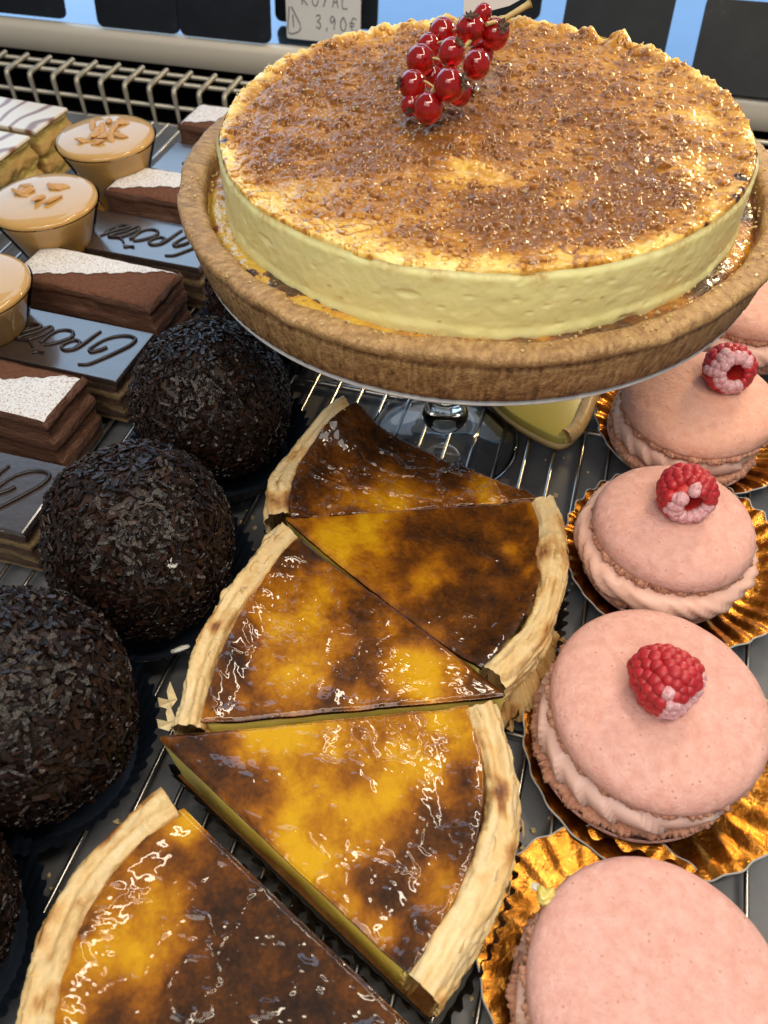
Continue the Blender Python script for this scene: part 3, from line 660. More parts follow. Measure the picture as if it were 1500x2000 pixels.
s4, _, _ = flan('bright yellow flan slice with scattered brown spots and its tip on the left', (305, 1437), (973, 1374), (1003, 1640), (858, 1962),
     [(370, 1450, 65, .8), (420, 1490, 40, .5), (490, 1545, 55, .65), (480, 1640, 40, .5), (690, 1510, 60, .4), (680, 1440, 40, .4), (900, 1470, 50, .1), (790, 1660, 70, .65), (850, 1610, 55, .6), (720, 1720, 50, .5), (770, 1740, 50, .5), (560, 1600, 40, .2), (640, 1620, 40, .35), (800, 1860, 60, .3), (560, 1480, 50, .25),
      (600, 1430, 60, -.4), (610, 1560, 60, -.4), (750, 1560, 70, -.4), (850, 1420, 80, -.25), (600, 1680, 50, -.4), (680, 1780, 40, -.4), (880, 1720, 40, -.2), (760, 1400, 80, .2)], .30, 0, 4, bow=(0, 0), crw=.0135, rimbrown=.25, wrinkle=1.5)
s5, _, _ = flan('nearest flan slice, almost black brown with amber along its left rim', (1010, 2200), (318, 1540), (78, 1830), (20, 2320),
     [(350, 1640, 60, -.5), (250, 1700, 60, -.4), (190, 1850, 80, -.45), (140, 1970, 60, -.4), (400, 1590, 50, -.6), (320, 1800, 50, -.45), (280, 1900, 50, -.3), (450, 1750, 90, .3), (600, 1850, 150, .3), (450, 1950, 120, .3), (170, 1820, 16, .5), (540, 1680, 50, .2), (270, 1620, 20, .3)], .80, 0, 5, crw=.0135, wrinkle=1.4, rimbrown=.0)
# ragged caramelised pastry skirt below the second slice
b0, b1_ = at(1098, 1185, .026), at(975, 1425, .012)
tt = np.linspace(0, 1, 160); mid = at(1100, 1330, .016)
cen = bez(b0[:2], mid[:2], b1_[:2], tt)
tg = np.gradient(cen, axis=0); tg /= np.linalg.norm(tg, axis=1)[:, None]; nm = np.stack([tg[:, 1], -tg[:, 0]], -1)
if nm[80] @ (cen[80]-at(800, 1150, 0)[:2]) < 0: nm = -nm
rows = []
for k, f in enumerate(np.linspace(0, 1, 14)):
    w = -.016+f*(.016+.0040*fbm(V3(tt*14, 0, 0), 3, 301)+.0035*fbm(V3(tt*60, 0, 0), 2, 302))
    z = .034-.030*f**.7*np.ones_like(tt)+.0022*fbm(V3(tt*18, f*9, 0), 4, 303); z = np.maximum(z, .0035)
    rows.append(np.stack([cen[:, 0]+nm[:, 0]*w, cen[:, 1]+nm[:, 1]*w, z], -1))
rows = np.array(rows); O2 = np.array(s2.location)
mk('pastry_skirt', rows-O2, gridf(14, 160), m_puff, s2, True, {'burn': (.52+.5*fbm(V3(rows[..., 0]*90, rows[..., 1]*90, rows[..., 2]*200), 3, 305)).ravel()})
# little pastry crumbs by the flans
def crumb(label, u, v, z, size, mat, seed, group=None, name='crumb', flat=.5, cat='crumb', curve=0):
    c = at(u, v, z); V = SV.reshape(-1, 3)*np.array([size, size*.8, size*flat]); V = V*(1+.55*fbm(SV.reshape(-1, 3)*2.3+seed, 3, seed))[:, None]
    if curve: V[:, 1] += curve*(V[:, 0]/size)**2*size
    return tag(mk(name, V, SF, mat, None, True, {'burn': np.full(len(V), .15)}, loc=tuple(c)), label, cat, group)
pp = [at(963, 1740, .006), at(957, 1765, .007), at(960, 1795, .006), at(948, 1815, .007), at(942, 1828, .006)]
cr_ = tubes('pastry_flake', [(smoothpath([p-pp[0] for p in pp], 5), np.abs(np.sin(np.linspace(.3, 9, 21)))*.0011+.0006)], .001, m_puff, None, 6, loc=tuple(pp[0]))
cr_.data.attributes.new('burn', 'FLOAT', 'POINT').data.foreach_set('value', np.full(len(cr_.data.vertices), .05, np.float32))
tag(cr_, 'thin pale pastry flake fallen on the black paper beside the gold card', 'pastry flake')
N = 170; cc = []
for k in range(N):
    u_, v_ = [(rng.normal(1010, 45), rng.uniform(1450, 1990)), (rng.normal(960, 60), rng.uniform(1850, 1990)), (rng.normal(1090, 40), rng.uniform(830, 1200)), (rng.uniform(60, 330), rng.uniform(1450, 1900)), (rng.normal(500, 40), rng.uniform(940, 1100))][k % 5]
    cc.append(at(u_, v_, -.0052))
g = grains('pastry_crumbs', np.array(cc), rng.uniform(.0005, .0018, N), m_puff, None, .6); g.data.attributes.new('burn', 'FLOAT', 'POINT').data.foreach_set('value', np.full(8*N, .2, np.float32))
tag(g, 'tiny pastry crumbs scattered on the grey tray between the pastries', 'crumbs', None, 'stuff')
# cut flake sticking out at the left corner of the third slice
pf = []; ff = []
for (u, v) in ((332, 1330), (330, 1372)):
    o = len(pf); z = .036
    for du, dv, dz in ((0, 0, 0), (-8, 25, -.002), (-4, 46, 0), (-30, 40, .002), (-26, 62, -.002), (0, 70, -.003), (18, 45, -.001)):
        pf.append(tuple(at(u+du*.8, v+dv*.8, z+dz)-np.array(s3.location)))
    ff.append(tuple(range(o, o+7)))
mk('torn_flake', pf, ff, m_puff, s3, False, {'burn': np.full(len(pf), .05)})

# ================================================================== CHOCOLATE VERMICELLI BALLS
def ballprof(ph):
    # ph 0 top .. pi bottom, superellipse-like dome with flat base
    c, s_ = np.cos(ph), np.sin(ph); e = .86
    r = .0388*np.sign(s_)*np.abs(s_)**e; z = np.where(c > 0, .0395*np.abs(c)**.95, -.037*np.abs(c)**.85)
    return r, z+.0415
def make_ball(seed, lab):
    root = empty('chocolate_ball', (0, 0, .003)); rg_ = np.random.default_rng(seed)
    ph = np.linspace(0.0001, PI-.0001, 60)[:, None]; th = (np.arange(90)*2*PI/90)[None, :]
    r, z = ballprof(ph); X = r*np.cos(th); Y = r*np.sin(th); Zb = z+0*th
    nn = fbm(V3(X*30, Y*30, Zb*30), 3, seed); k = 1+.11*nn
    core = np.stack([X*k, Y*k, (Zb-.04)*k+.04], -1)
    mk('mousse_core', core, gridf(60, 90, False, True), m_tan, root, True)
    N = 7000
    c = rg_.uniform(-.96, 1, N); ph = np.arccos(c); th = rg_.uniform(0, 2*PI, N)
    r, z = ballprof(ph); P = np.stack([r*np.cos(th), r*np.sin(th), z], -1)
    nn = fbm(P*30, 3, seed); k = (1+.11*nn)[:, None]; P[:, :2] *= k; P[:, 2] = (P[:, 2]-.04)*k[:, 0]+.04
    nrm = P-np.array([0, 0, .040]); nrm /= np.linalg.norm(nrm, axis=1)[:, None]
    wild = (rg_.random(N) < .14)[:, None]; nrm = nrm+np.where(wild, .9, .26)*rg_.normal(size=(N, 3)); nrm /= np.linalg.norm(nrm, axis=1)[:, None]
    t1 = np.cross(nrm, rg_.normal(size=(N, 3))); t1 /= np.linalg.norm(t1, axis=1)[:, None]; t2 = np.cross(nrm, t1)
    L = rg_.uniform(.0013, .0030, N); Wd = rg_.uniform(.0005, .0010, N); Hh = rg_.uniform(.00022, .00040, N); bend = rg_.uniform(-.0005, .0005, N)
    off = rg_.uniform(.0002, .0021, N)+.0006*wild[:, 0]
    V = []
    for a_ in (-1, 0, 1):
        for b_ in (-1, 1):
            for c_ in (-1, 1):
                V.append(P+nrm*(off+c_*Hh+(bend if a_ == 0 else 0))[:, None]+t1*(a_*L)[:, None]+t2*(b_*Wd*(1 if a_ == 0 else .8))[:, None])
    V = np.stack(V, 1)  # N,12,3
    fq = []
    for s0 in (0, 4):
        a0, b0_, a1, b1x = s0, s0+4, 0, 0
        fq += [(s0+0, s0+1, s0+5, s0+4), (s0+2, s0+6, s0+7, s0+3), (s0+0, s0+4, s0+6, s0+2), (s0+1, s0+3, s0+7, s0+5)]
    fq += [(0, 2, 3, 1), (8, 9, 11, 10)]
    F = (np.array(fq)[None]+12*np.arange(N)[:, None, None]).reshape(-1, 4)
    g = mk('vermicelli_coating', V, F, m_flake, root, False, {'burn': np.repeat(rg_.random(N)**1.6, 12)}); g['kind'] = 'stuff'
    return root
def make_cup():
    n = 200; th = np.arange(n)*2*PI/n; zg = np.where(np.arange(n) % 4 < 2, 1, -1)
    rows = [(.030, .0003, 0), (.0335, .0006, .3), (.040, .010, 1.0), (.0460, .020, 1.4)]
    V = np.array([np.stack([(r+k*zg*.0007)*np.cos(th), (r+k*zg*.0007)*np.sin(th), z+(0.0008*zg if z > .015 else 0)+0*th], -1) for r, z, k in rows])
    F = gridf(4, n, False, True).tolist(); F.append(list(range(n)))
    return mk('paper_cup', V, F, m_paper, None, False)
BL = [((40, 1388), 'dark vermicelli ball cut by the left edge beside the flan with brown spots', 1.04, 40),
      ((278, 1062), 'vermicelli ball with a white crumb on its front, second from the bottom left', 1.0, 0),
      ((417, 785), 'chocolate vermicelli ball nearest the big tart, pale gap near its top', .96, 120),
      ((528, 560), 'chocolate vermicelli ball mostly hidden under the rim of the big tart', .95, 200),
      ((-245, 1800), 'vermicelli ball barely showing at the left edge beside the nearest flan slice', 1.0, 300)]
CUPN = ['ball cut by the left edge', 'ball with the white crumb', 'ball with a pale gap near its top', 'ball hidden under the tart rim', 'ball barely showing at the left edge']
ball0 = make_ball(5, ''); ball1 = make_ball(6, ''); cup0 = make_cup()
for i, ((u, v), lab, s_, rz) in enumerate(BL):
    p = at(u, v, .044)
    o = ball0 if i == 0 else (ball1 if i == 1 else copy_tree(ball0 if i % 2 == 0 else ball1))
    c = cup0 if i == 0 else cup0.copy()
    if i: COL.objects.link(c)
    o.location = (p[0], p[1], .0032); o.rotation_euler = (0, 0, R(rz)); o.scale = (s_,)*3; c.location = (p[0], p[1], .0026); c.rotation_euler = (0, 0, R(rz*.7))
    tag(o, lab, 'chocolate ball', 'balls coated in chocolate vermicelli')
    tag(c, 'navy pleated paper cup holding the '+CUPN[i], 'paper cup', 'navy paper cups under the chocolate balls')
c_a, c_b = ball1, ball0
def on_ball(name, root, u, v, size, mat, seed, flat=.3):
    ctr = np.array(root.location)+np.array([0, 0, .040]); d = at(u, v, 0)-CP; d /= np.linalg.norm(d)
    oc = CP-ctr; rad = .0402; bq = oc@d; disc = bq*bq-(oc@oc-rad*rad); tq = -bq-math.sqrt(max(disc, 0)); p = CP+d*tq
    nrm = (p-ctr)/np.linalg.norm(p-ctr); rot = Vector(nrm).to_track_quat('Z', 'Y').to_matrix()
    V = SV.reshape(-1, 3)*np.array([size, size*.85, size*flat]); V = V*(1+.6*fbm(SV.reshape(-1, 3)*1.6+seed, 3, seed))[:, None]
    V = V@np.array(rot).T; loc = (p+nrm*.0012-np.array(root.location))
    rzm = Matrix.Rotation(-root.rotation_euler.z, 3, 'Z'); loc = rzm@Vector(loc)/root.scale[0]
    return mk(name, V@np.array(rzm).T, SF, mat, root, True, loc=tuple(loc))
on_ball('white_crumb', c_a, 335, 1098, .0024, m_white, 3)
on_ball('white_crumb', c_a, 352, 1262, .0042, m_white, 8)
on_ball('white_crumb', c_b, 221, 1316, .0014, m_cust, 5)

# ================================================================== MACARONS
def macaron(pos_, R0, label, tilt=(0, 0), filling='smooth', mat=m_mac, bm=m_but2, shift=(0, 0), z0=.0045, h=1.0, seed=0):
    root = empty('macaron', (pos_[0], pos_[1], z0)); tag(root, label, 'macaron', 'large pink macarons on gold cards')
    n = 260
    def shellf(sd, dome=True):
        def f(V, th, ix):
            nz_ = fbm(V3(V[..., 0]*45, V[..., 1]*45, V[..., 2]*45), 3, sd); nf = fbm(V3(V[..., 0]*300, V[..., 1]*300, V[..., 2]*300), 3, sd+3)
            lump, i_ = worley(V[..., 0]*120, V[..., 1]*120, sd+7)
            z = V[..., 2]+(nz_*.0009+nf*.00022+np.clip(1-lump/.22, 0, 1)*(i_ > .8)*.00035)*(1 if dome else -1)
            k = 1+.016*np.sin(th*2+sd)+.008*np.sin(th*3+sd*2)
            return np.stack([V[..., 0]*k, V[..., 1]*k, z], -1)
        return f
    def footf(sd):
        def f(V, th, ix):
            k = 1+.016*np.sin(th*2+sd)+.008*np.sin(th*3+sd*2)
            r = np.hypot(V[..., 0], V[..., 1]); nn = fbm(V3(np.cos(th)*55, np.sin(th)*55, V[..., 2]*330), 4, sd+20); w, i_ = worley(th*R0*380, V[..., 2]*420, sd+31)
            rr = r+nn*.0020-np.clip(1-w/.42, 0, 1)*(i_ > .45)*.0018+.0006*np.sin(th*23+sd)
            s_ = k*rr/r; return np.stack([V[..., 0]*s_, V[..., 1]*s_, V[..., 2]+.0006*nn], -1)
        return f
    # bottom shell (upside down)
    RL = R0; R0 = R0*(1.06 if filling == 'ridged' else 1.0)
    bp = [(.0001, 0), (R0*.55, .0002), (R0*.82, .0022), (R0*.96, .0062), (R0*1.0, .0095), (R0*.985, .0105)]
    lathe('bottom_shell', resample(bp, 40), mat, root, n, shellf(seed+50, False))
    lathe('bottom_foot', resample([(R0*.985, .0098), (R0*1.005, .0108), (R0*1.01, .0125), (R0*.985, .0142), (R0*.90, .0146), (.0001, .0146)], 30), m_foot, root, 640, footf(seed+51))
    # filling
    rz = [(.0001, .0147), (R0*.86, .0147), (R0*.965, .0165), (R0*.985, .0205), (R0*.955, .0245), (R0*.86, .0262), (.0001, .0262)]
    def fillf(V, th, ix):
        r = np.hypot(V[..., 0], V[..., 1]); g = sst(.3*R0, .8*R0, r)
        if filling == 'ridged':
            ph = (th*24/(2*PI)+V[..., 2]*150+.5*np.sin(th*2+1)+.3*np.sin(th*5)) % 1; k = 1+g*(.055*(1-np.abs(ph-.6)/.6)**1.0+.018*np.sin(th*9+V[..., 2]*200)+.075)
        else:
            ph = (th*16/(2*PI)+V[..., 2]*60+.35*np.sin(th*3)) % 1; k = 1+g*(.06*(ph-.5)-.01)
        return np.stack([V[..., 0]*k, V[..., 1]*k, V[..., 2]], -1)
    lathe('cream_filling', resample(rz, 44), bm, root, 480, fillf)
    top = empty('lid', (0, 0, 0)); COL.objects.unlink(top); bpy.data.objects.remove(top)
    zt = .0262; R0 = RL
    fo = lathe('top_foot', resample([(.0001, 0), (R0*.9, 0), (R0*.985, .0006), (R0*1.0, .0022), (R0*.985, .0040), (R0*.93, .0046)], 30), m_foot, root, 640, footf(seed+53), loc=(shift[0], shift[1], zt))
    dp = [(R0*.975, .0036), (R0*1.0, .0054), (R0*.992, .0082), (R0*.95, .0110), (R0*.84, .0136), (R0*.62, .0154), (R0*.35, .0164), (R0*.15, .0168), (.0001, .0169)]
    sh = lathe('top_shell', resample(dp, 130), mat, root, n, shellf(seed+54), loc=(shift[0], shift[1], zt))
    for o in (fo, sh): o.rotation_euler = (R(tilt[0]), R(tilt[1]), 0)
    return root
def gold_card(pos_, Rg, label, n_s=30, amp=.0016, rz=0, z0=.0024, tilt=(0, 0), rise=.005):
    n = 360; th = np.arange(n)*2*PI/n; rows = []
    fr_ = np.array([0.0001, .3, .55, .62, .72, .82, .90, .97, 1.0])
    for f in fr_:
        fl = sst(.58, .80, f); r = Rg*f+amp*.6*fl*np.sin(th*n_s); z = fl*amp*.75*np.sin(th*n_s)+rise*sst(.6, 1.0, f)**1.3
        rows.append(np.stack([r*np.cos(th), r*np.sin(th), z+.0012], -1))
    V = np.array(rows); F = gridf(len(fr_), n, False, True)
    root = mk('gold_card', V, F, m_gold, None, True, loc=(pos_[0], pos_[1], z0)); root.rotation_euler = (R(tilt[0]), R(tilt[1]), rz)
    E = np.array([V[-1]*1.0, V[-1]*np.array([1.012, 1.012, 1])+[0, 0, .0001], V[-1]*np.array([1.012, 1.012, 1])-[0, 0, .0007], V[-1]*.99-[0, 0, .0008]])
    mk('card_rim', E, gridf(4, n, False, True), m_cardedge, root, True)
    return tag(root, label, 'gold card', 'scalloped gold cards under the macarons')
MC = [  # top shell centre px, z of the rim plane, radius, shift of lid relative to bottom
    ((1281, 1384), .0412, (.0030, .0032), 'smooth', m_mac, m_but2, 'pink macaron with a tall heart shaped raspberry, between the ridged and the bare one', (1278, 1458), .0535, 'gold card under the pink macaron topped by the tall raspberry'),
    ((1312, 1035), .0350, (0.0005, 0), 'ridged', m_mac, m_but, 'pink macaron with thickly ridged cream beside the wide brown flan slice', (1315, 1095), .0530, 'gold card under the macaron with ridged pink cream'),
    ((1362, 795), .0385, (.003, .001), 'smooth', m_mac2, m_but, 'peach macaron on widely fluted gold, half under the rim of the tart', (1350, 842), .0530, 'gold card with deep flutes under the peach macaron by the tart'),
    ((1470, 590), .0375, (0, 0), 'ridged', m_mac2, m_but, 'orange pink macaron farthest back, showing right of the tart rim', (1450, 640), .0470, 'gold card under the farthest orange pink macaron'),
    ((1280, 1952), .0405, (.002, 0), 'smooth', m_mac, m_but2, 'nearest pink macaron without raspberry at the lower right corner', (1195, 1885), .0465, 'gold card with a yellow crumb under the nearest bare macaron')]
mac_roots = []
for i, (px, R0, sh, fil, mt, bm, lab, gpx, gr_, glab) in enumerate(MC):
    tp = at(px[0], px[1], .035); gp = at(gpx[0], gpx[1], .004)
    bp = tp[:2]-np.array([sh[0], sh[1]])
    g = gold_card(gp, gr_, glab, n_s=(26, 34, 30, 30, 24)[i], rz=i*.7, amp=(.0010, .0011, .0018, .0016, .0007)[i], rise=(.005, .007, .008, .008, .003)[i], z0=.0024+(.0012 if i == 4 else 0))
    mac_roots.append(macaron(bp, R0, lab, (0, 0), fil, mt, bm, sh, .0052, 1.0, i*11))
# crumb on the gold card / macaron 5
crumb('small curled yellow custard crumb on the edge of the nearest macaron', 1066, 1752, .0400, .0034, m_lemon, 12, flat=.45, curve=.5)
crumb('tiny pale pastry crumb on the gold card beside the yellow crumb', 1046, 1732, .030, .0015, m_white, 17, flat=.5)

# ------------------------------------------------------------------ raspberries
def raspberry(u, v, zc, size, axis, label, seed, frost=.35, notch=0):
    c = at(u, v, zc); ax = axis[0]*RT-axis[1]*UP-axis[2]*FW; ax = ax/np.linalg.norm(ax)   # direction the hollow faces
    root = empty('raspberry', tuple(c)); rot = np.array(Vector(ax).to_track_quat('Z', 'Y').to_matrix())
    tag(root, label, 'raspberry', 'raspberries on the macarons')
    rg_ = np.random.default_rng(seed)
    L = size*1.25; Rb = size*.98
    V = []; F = []; Fi = []; off = 0; ico, icf = uvs(9, 12); icf = np.array(icf)
    Vf = []; Ff = []; offf = 0
    rows = [(-1.0, .05, 1), (-.92, .32, 6), (-.76, .54, 10), (-.55, .71, 13), (-.31, .83, 16), (-.07, .90, 17), (.17, .92, 18), (.39, .88, 17), (.56, .76, 16), (.66, .62, 13)]
    for k, (zz, rr_, m_) in enumerate(rows):
        for j in range(m_):
            a0 = (j+.5*(k % 2))*2*PI/m_+rg_.normal()*.05
            if notch and k >= 7 and abs(((a0-notch+PI) % (2*PI))-PI) < .35: continue
            pc = np.array([Rb*rr_*math.cos(a0), Rb*rr_*math.sin(a0), L*zz*.85]); r_ = size*.245*(1+rg_.normal()*.07)
            vv = ico.reshape(-1, 3)*r_+pc
            vv = vv@rot.T
            if (k >= 8 and math.sin(a0+seed) > -.75) or (k == 7 and rg_.random() < frost*(.6+.5*math.sin(a0+seed))) or (k == 6 and rg_.random() < frost*.15):
                Vf.append(vv); Ff.append(icf+offf); offf += len(vv)
            else:
                V.append(vv); F.append(icf+off); off += len(vv)
    mk('drupelets', np.concatenate(V), np.concatenate(F), m_rasp, root, True)
    mk('frosted_drupelets', np.concatenate(Vf), np.concatenate(Ff), m_frost, root, True)
    hp = resample([(.0001, -.80), (.5, -.62), (.80, -.2), (.86, .2), (.78, .46), (.62, .60), (.50, .50), (.40, .15), (.25, -.2), (.0001, -.35)], 30)*np.array([Rb, L*.9])
    n = 40; th = np.arange(n)*2*PI/n
    Hv = np.stack([hp[:, 0][:, None]*np.cos(th), hp[:, 0][:, None]*np.sin(th), hp[:, 1][:, None]+0*th], -1)
    Hv = Hv*(1+.05*fbm(Hv*600, 2, seed)[..., None]); mk('hollow', Hv@rot.T, gridf(30, n, False, True), m_hollow, root, True)
    return root
raspberry(1303, 1330, .0575, .0116, (.62, .62, .55), 'heart shaped raspberry with sugar frosted rim on the macaron beside the flan', 3, .55, notch=.3)
raspberry(1340, 962, .0575, .0114, (.10, .62, .75), 'round open raspberry with frosted rim on the macaron with ridged cream', 4, .5, notch=2.2)
raspberry(1422, 718, .0575, .0112, (.05, .45, .85), 'raspberry with icy rim on the peach macaron by the tart', 5, .7)

# ================================================================== OPERA AND ROYAL CAKES
OP_L, OP_W, OP_H = .098, .043, .032
STROKES = [[(462, 352), (520, 350), (600, 318), (700, 270), (780, 225), (803, 195), (770, 178), (700, 178), (620, 200), (560, 235), (525, 265), (535, 276), (600, 260), (632, 245)],
           [(590, 152), (545, 185), (480, 235), (430, 262), (370, 268), (355, 250), (385, 225), (440, 208), (470, 225), (440, 255)],
           [(245, 240), (290, 235), (360, 215), (415, 190), (420, 160), (380, 148), (320, 158), (270, 190), (245, 215), (225, 228)],
           [(180, 258), (172, 235), (150, 217), (80, 210), (120, 190), (200, 165), (280, 130), (296, 140), (270, 165), (150, 217)],
           [(20, 205), (90, 175), (170, 150), (225, 130), (200, 120), (150, 125), (80, 160), (60, 180), (110, 170), (150, 140)],
           [(175, 290), (210, 285), (250, 288)]]
BR_N = at(225, 745, .0352); # near right corner of the reference cake
def make_opera():
    root = empty('opera_cake', (0, 0, .003))           # origin at the near right corner
    pts = []; n = 40
    for (x0, y0), (x1, y1) in zip([(0, 0), (0, OP_W), (-OP_L, OP_W), (-OP_L, 0)], [(0, OP_W), (-OP_L, OP_W), (-OP_L, 0), (0, 0)]):
        for t in np.linspace(0, 1, n, endpoint=False): pts.append((x0+(x1-x0)*t, y0+(y1-y0)*t))
    P = np.array(pts); c = np.array([-OP_L/2, OP_W/2]); rows = []
    for f in np.linspace(0, 1, 24):
        z = .0002+(OP_H-.004)*f; d = c-P; d /= np.linalg.norm(d, axis=1)[:, None]
        nn = fbm(V3(P[:, 0]*220, P[:, 1]*220, z*260), 3, 401); lay = .0005*np.sin(z*900)
        q_ = P+d*(.0016+.0014*nn+lay)[:, None]; rows.append(np.c_[q_, np.full(len(q_), z)])
    rows = np.array(rows); F = gridf(24, len(P), False, True).tolist(); F.append(list(range(23*len(P), 24*len(P))))
    mk('sponge_layers', rows, F, m_oplay, root, True)
    g = prism([(0, 0), (0, OP_W), (-OP_L, OP_W), (-OP_L, 0)], OP_H-.0042, OP_H, m_glaze, 'chocolate_glaze', root, False, bev=.0012)
    paths = []
    for s_ in STROKES:
        w = [at(a/3.077, 600+b/3.077, .0352) for a, b in s_]
        w = smoothpath([np.array([p[0]-BR_N[0], p[1]-BR_N[1], OP_H+.0004]) for p in w], 6)
        rr_ = .00075+.0003*np.abs(np.sin(np.linspace(0, 5, len(w)))); paths.append((w, rr_))
    tubes('piped_lettering', paths, .0008, m_letter, root, 8)
    return root
def make_royal(flip):
    root = empty('chocolate_slice', (0, 0, .003)); L, Wd, H = .099, .038, .042
    pts = []; n = 36
    cs = [(0, 0), (0, Wd), (-L, Wd), (-L, 0)]
    for k in range(4):
        (x0, y0), (x1, y1) = cs[k], cs[(k+1) % 4]
        for t in np.linspace(0, 1, n, endpoint=False): pts.append((x0+(x1-x0)*t, y0+(y1-y0)*t))
    P = np.array(pts); c = np.array([-L/2, Wd/2]); rows = []
    for f in np.linspace(0, 1, 30):
        z = .0002+(H-.0008)*f; d = c-P; d /= np.linalg.norm(d, axis=1)[:, None]
        nn = fbm(V3(P[:, 0]*120, P[:, 1]*120, z*160), 4, 411+flip); lay = .0007*np.sign(np.sin(z*420+.6))
        q_ = P+d*(.0014+.0016*nn+lay+.0016*sst(.94, 1, f))[:, None]; rows.append(np.c_[q_, np.full(len(q_), z)])
    rows = np.array(rows); F = gridf(30, len(P), False, True).tolist()
    mk('mousse_layers', rows, F, m_royal, root, True)
    # the top in two dusted triangles
    nu, nv = 90, 50; uu = np.linspace(0, 1, nu)[:, None]; vv = np.linspace(0, 1, nv)[None, :]
    X = -L*.985+uu*L*.97; Y = Wd*.03+vv*Wd*.94; X = X+0*vv; Y = Y+0*uu
    Zt = H-.0003+.0006*fbm(V3(X*90, Y*90, 0), 3, 421)-.0012*(sst(.9, 1, np.abs(uu*2-1))+sst(.85, 1, np.abs(vv*2-1)))
    mk('cocoa_top', np.stack([X, Y, Zt], -1), gridf(nu, nv), m_cocoa, root, True)
    V = []; F = []; tri_n = 60
    jit = lambda s: .0008*math.sin(s*37)+.0005*math.sin(s*91)
    for i in range(tri_n+1):
        s = i/tri_n; x = -L*.97+s*L*.94; dg = Wd*.05+s*Wd*.90+jit(s)
        ylo, yhi = (Wd*.05, dg) if flip else (dg, Wd*.95)
        for k in range(13): V.append((x, ylo+(yhi-ylo)*k/12, 0))
    V = np.array(V); u_ = (V[:, 0]+L*.985)/(L*.97); v_ = (V[:, 1]-Wd*.03)/(Wd*.94)
    V[:, 2] = H+.00025+.0006*fbm(V3(V[:, 0]*90, V[:, 1]*90, 0), 3, 421)-.0012*(sst(.9, 1, np.abs(u_*2-1))+sst(.85, 1, np.abs(v_*2-1)))
    mk('icing_sugar', V, gridf(tri_n+1, 13), m_icing, root, True)
    return root
op0 = make_opera(); op_px = [(225, 745), (42, 1040), None, None]
ops = [((BR_N[0], BR_N[1]), -2, 'glossy chocolate cake with piped writing, between the two powdered slices at the left'),
       (tuple(at(45, 1042, .0352)[:2]), 0, 'nearest chocolate glazed cake, only one piped loop showing at the left edge'),
       ((-.236, .391), -2, 'bluish glazed cake with piped writing that runs under the tart rim'),
       ((-.225, .492), -2, 'farthest glazed cake with faint writing beside the far caramel cup')]
for i, (p, rz, lab) in enumerate(ops):
    o = op0 if i == 0 else copy_tree(op0); o.location = (p[0], p[1], .0032); o.rotation_euler = (0, 0, R(rz)); tag(o, lab, 'cake', 'glazed cakes with piped writing')
rA, rB = make_royal(1), make_royal(0)
nrB = at(293, 602, .045)
rys = [(rB, (nrB[0], nrB[1]), -4, 'chocolate slice half dusted white, between two written cakes beside the near caramel cup'),
       (rA, tuple(at(90, 828, .045)[:2]), -2, 'chocolate slice with snow white dusting, nearest of the dusted ones'),
       (None, (-.232, .441), -3, 'chocolate slice with white dusted top just below the far caramel cup'),
       (None, (-.225, .542), -3, 'chocolate slice farthest back against the wire grille beside the tart rim')]
for i, (o, p, rz, lab) in enumerate(rys):
    o = o or copy_tree(rB); o.location = (p[0], p[1], .0032); o.rotation_euler = (0, 0, R(rz)); tag(o, lab, 'chocolate slice', 'chocolate slices dusted with icing sugar')

# ------------------------------------------------------------------ caramel cups
def make_vcup():
    root = empty('caramel_cup', (0, 0, .004))
    out = [(.0001, 0), (.0125, 0), (.0135, .001), (.0150, .010), (.0235, .030), (.0315, .050), (.0345, .0573), (.0349, .0581), (.0345, .0583), (.0340, .0570), (.0229, .0300), (.0144, .0100), (.0129, .0010), (.0001, .0010)]
    lathe('glass', resample(out, 60), m_thin, root, 72)
    ins = [(.0001, .0012), (.0124, .0014), (.0141, .0102), (.0225, .0302), (.0331, .0562), (.0336, .0574), (.0320, .0586), (.0240, .0602), (.0120, .0610), (.0001, .0612)]
    lathe('caramel_mousse', resample(ins, 40), m_mousse, root, 72)
    return root
def almonds(root, seed, n=9):
    rg_ = np.random.default_rng(seed)
    for k in range(n):
        a_ = rg_.uniform(0, 2*PI); r_ = rg_.uniform(.002, .020); L = rg_.uniform(.004, .0070)
        V = SV.reshape(-1, 3)*np.array([L, .0021, .0012]); V = V*(1+.3*vn(SV.reshape(-1, 3)*2+k, seed))[:, None]
        rm = np.array(Euler((rg_.uniform(-.3, .3), rg_.uniform(-.3, .3), rg_.uniform(0, 3.14))).to_matrix())
        mk('almond_piece', V@rm.T, SF, m_almond, root, True, loc=(r_*math.cos(a_), r_*math.sin(a_), .0624-.0012*(r_/.02)**2))
vc = make_vcup()
cups = [((206, 268), 'far caramel cup topped with a heap of almond pieces, behind the powdered slice', 3), ((84, 392), 'caramel cup with pale reflection and few almond pieces, beside the half dusted slice', 4), ((-62, 560), 'caramel cup cut by the left edge next to the written cake', 5)]
for i, (p, lab, sd) in enumerate(cups):
    q_ = at(p[0], p[1], .062); o = vc if i == 0 else None
    if o is None:
        o = vc.copy(); COL.objects.link(o)
        for ch in list(vc.children):
            if not ch.name.startswith('almond'): copy_tree(ch, o)
    o.location = (q_[0], q_[1], .0045); tag(o, lab, 'dessert cup', 'glass cups of caramel mousse'); cups[i] = (o, sd)
    gd = lathe('gold_disc', [(.0001, 0), (.030, 0), (.0305, .0006), (.030, .0010), (.0001, .0010)], m_gold, None, 48, loc=(q_[0], q_[1], .0026))
    tag(gd, 'small gold disc under the '+['far caramel cup with heaped almonds', 'middle caramel cup with few almonds', 'caramel cup cut by the left edge'][i], 'gold disc', 'gold discs below the caramel cups')
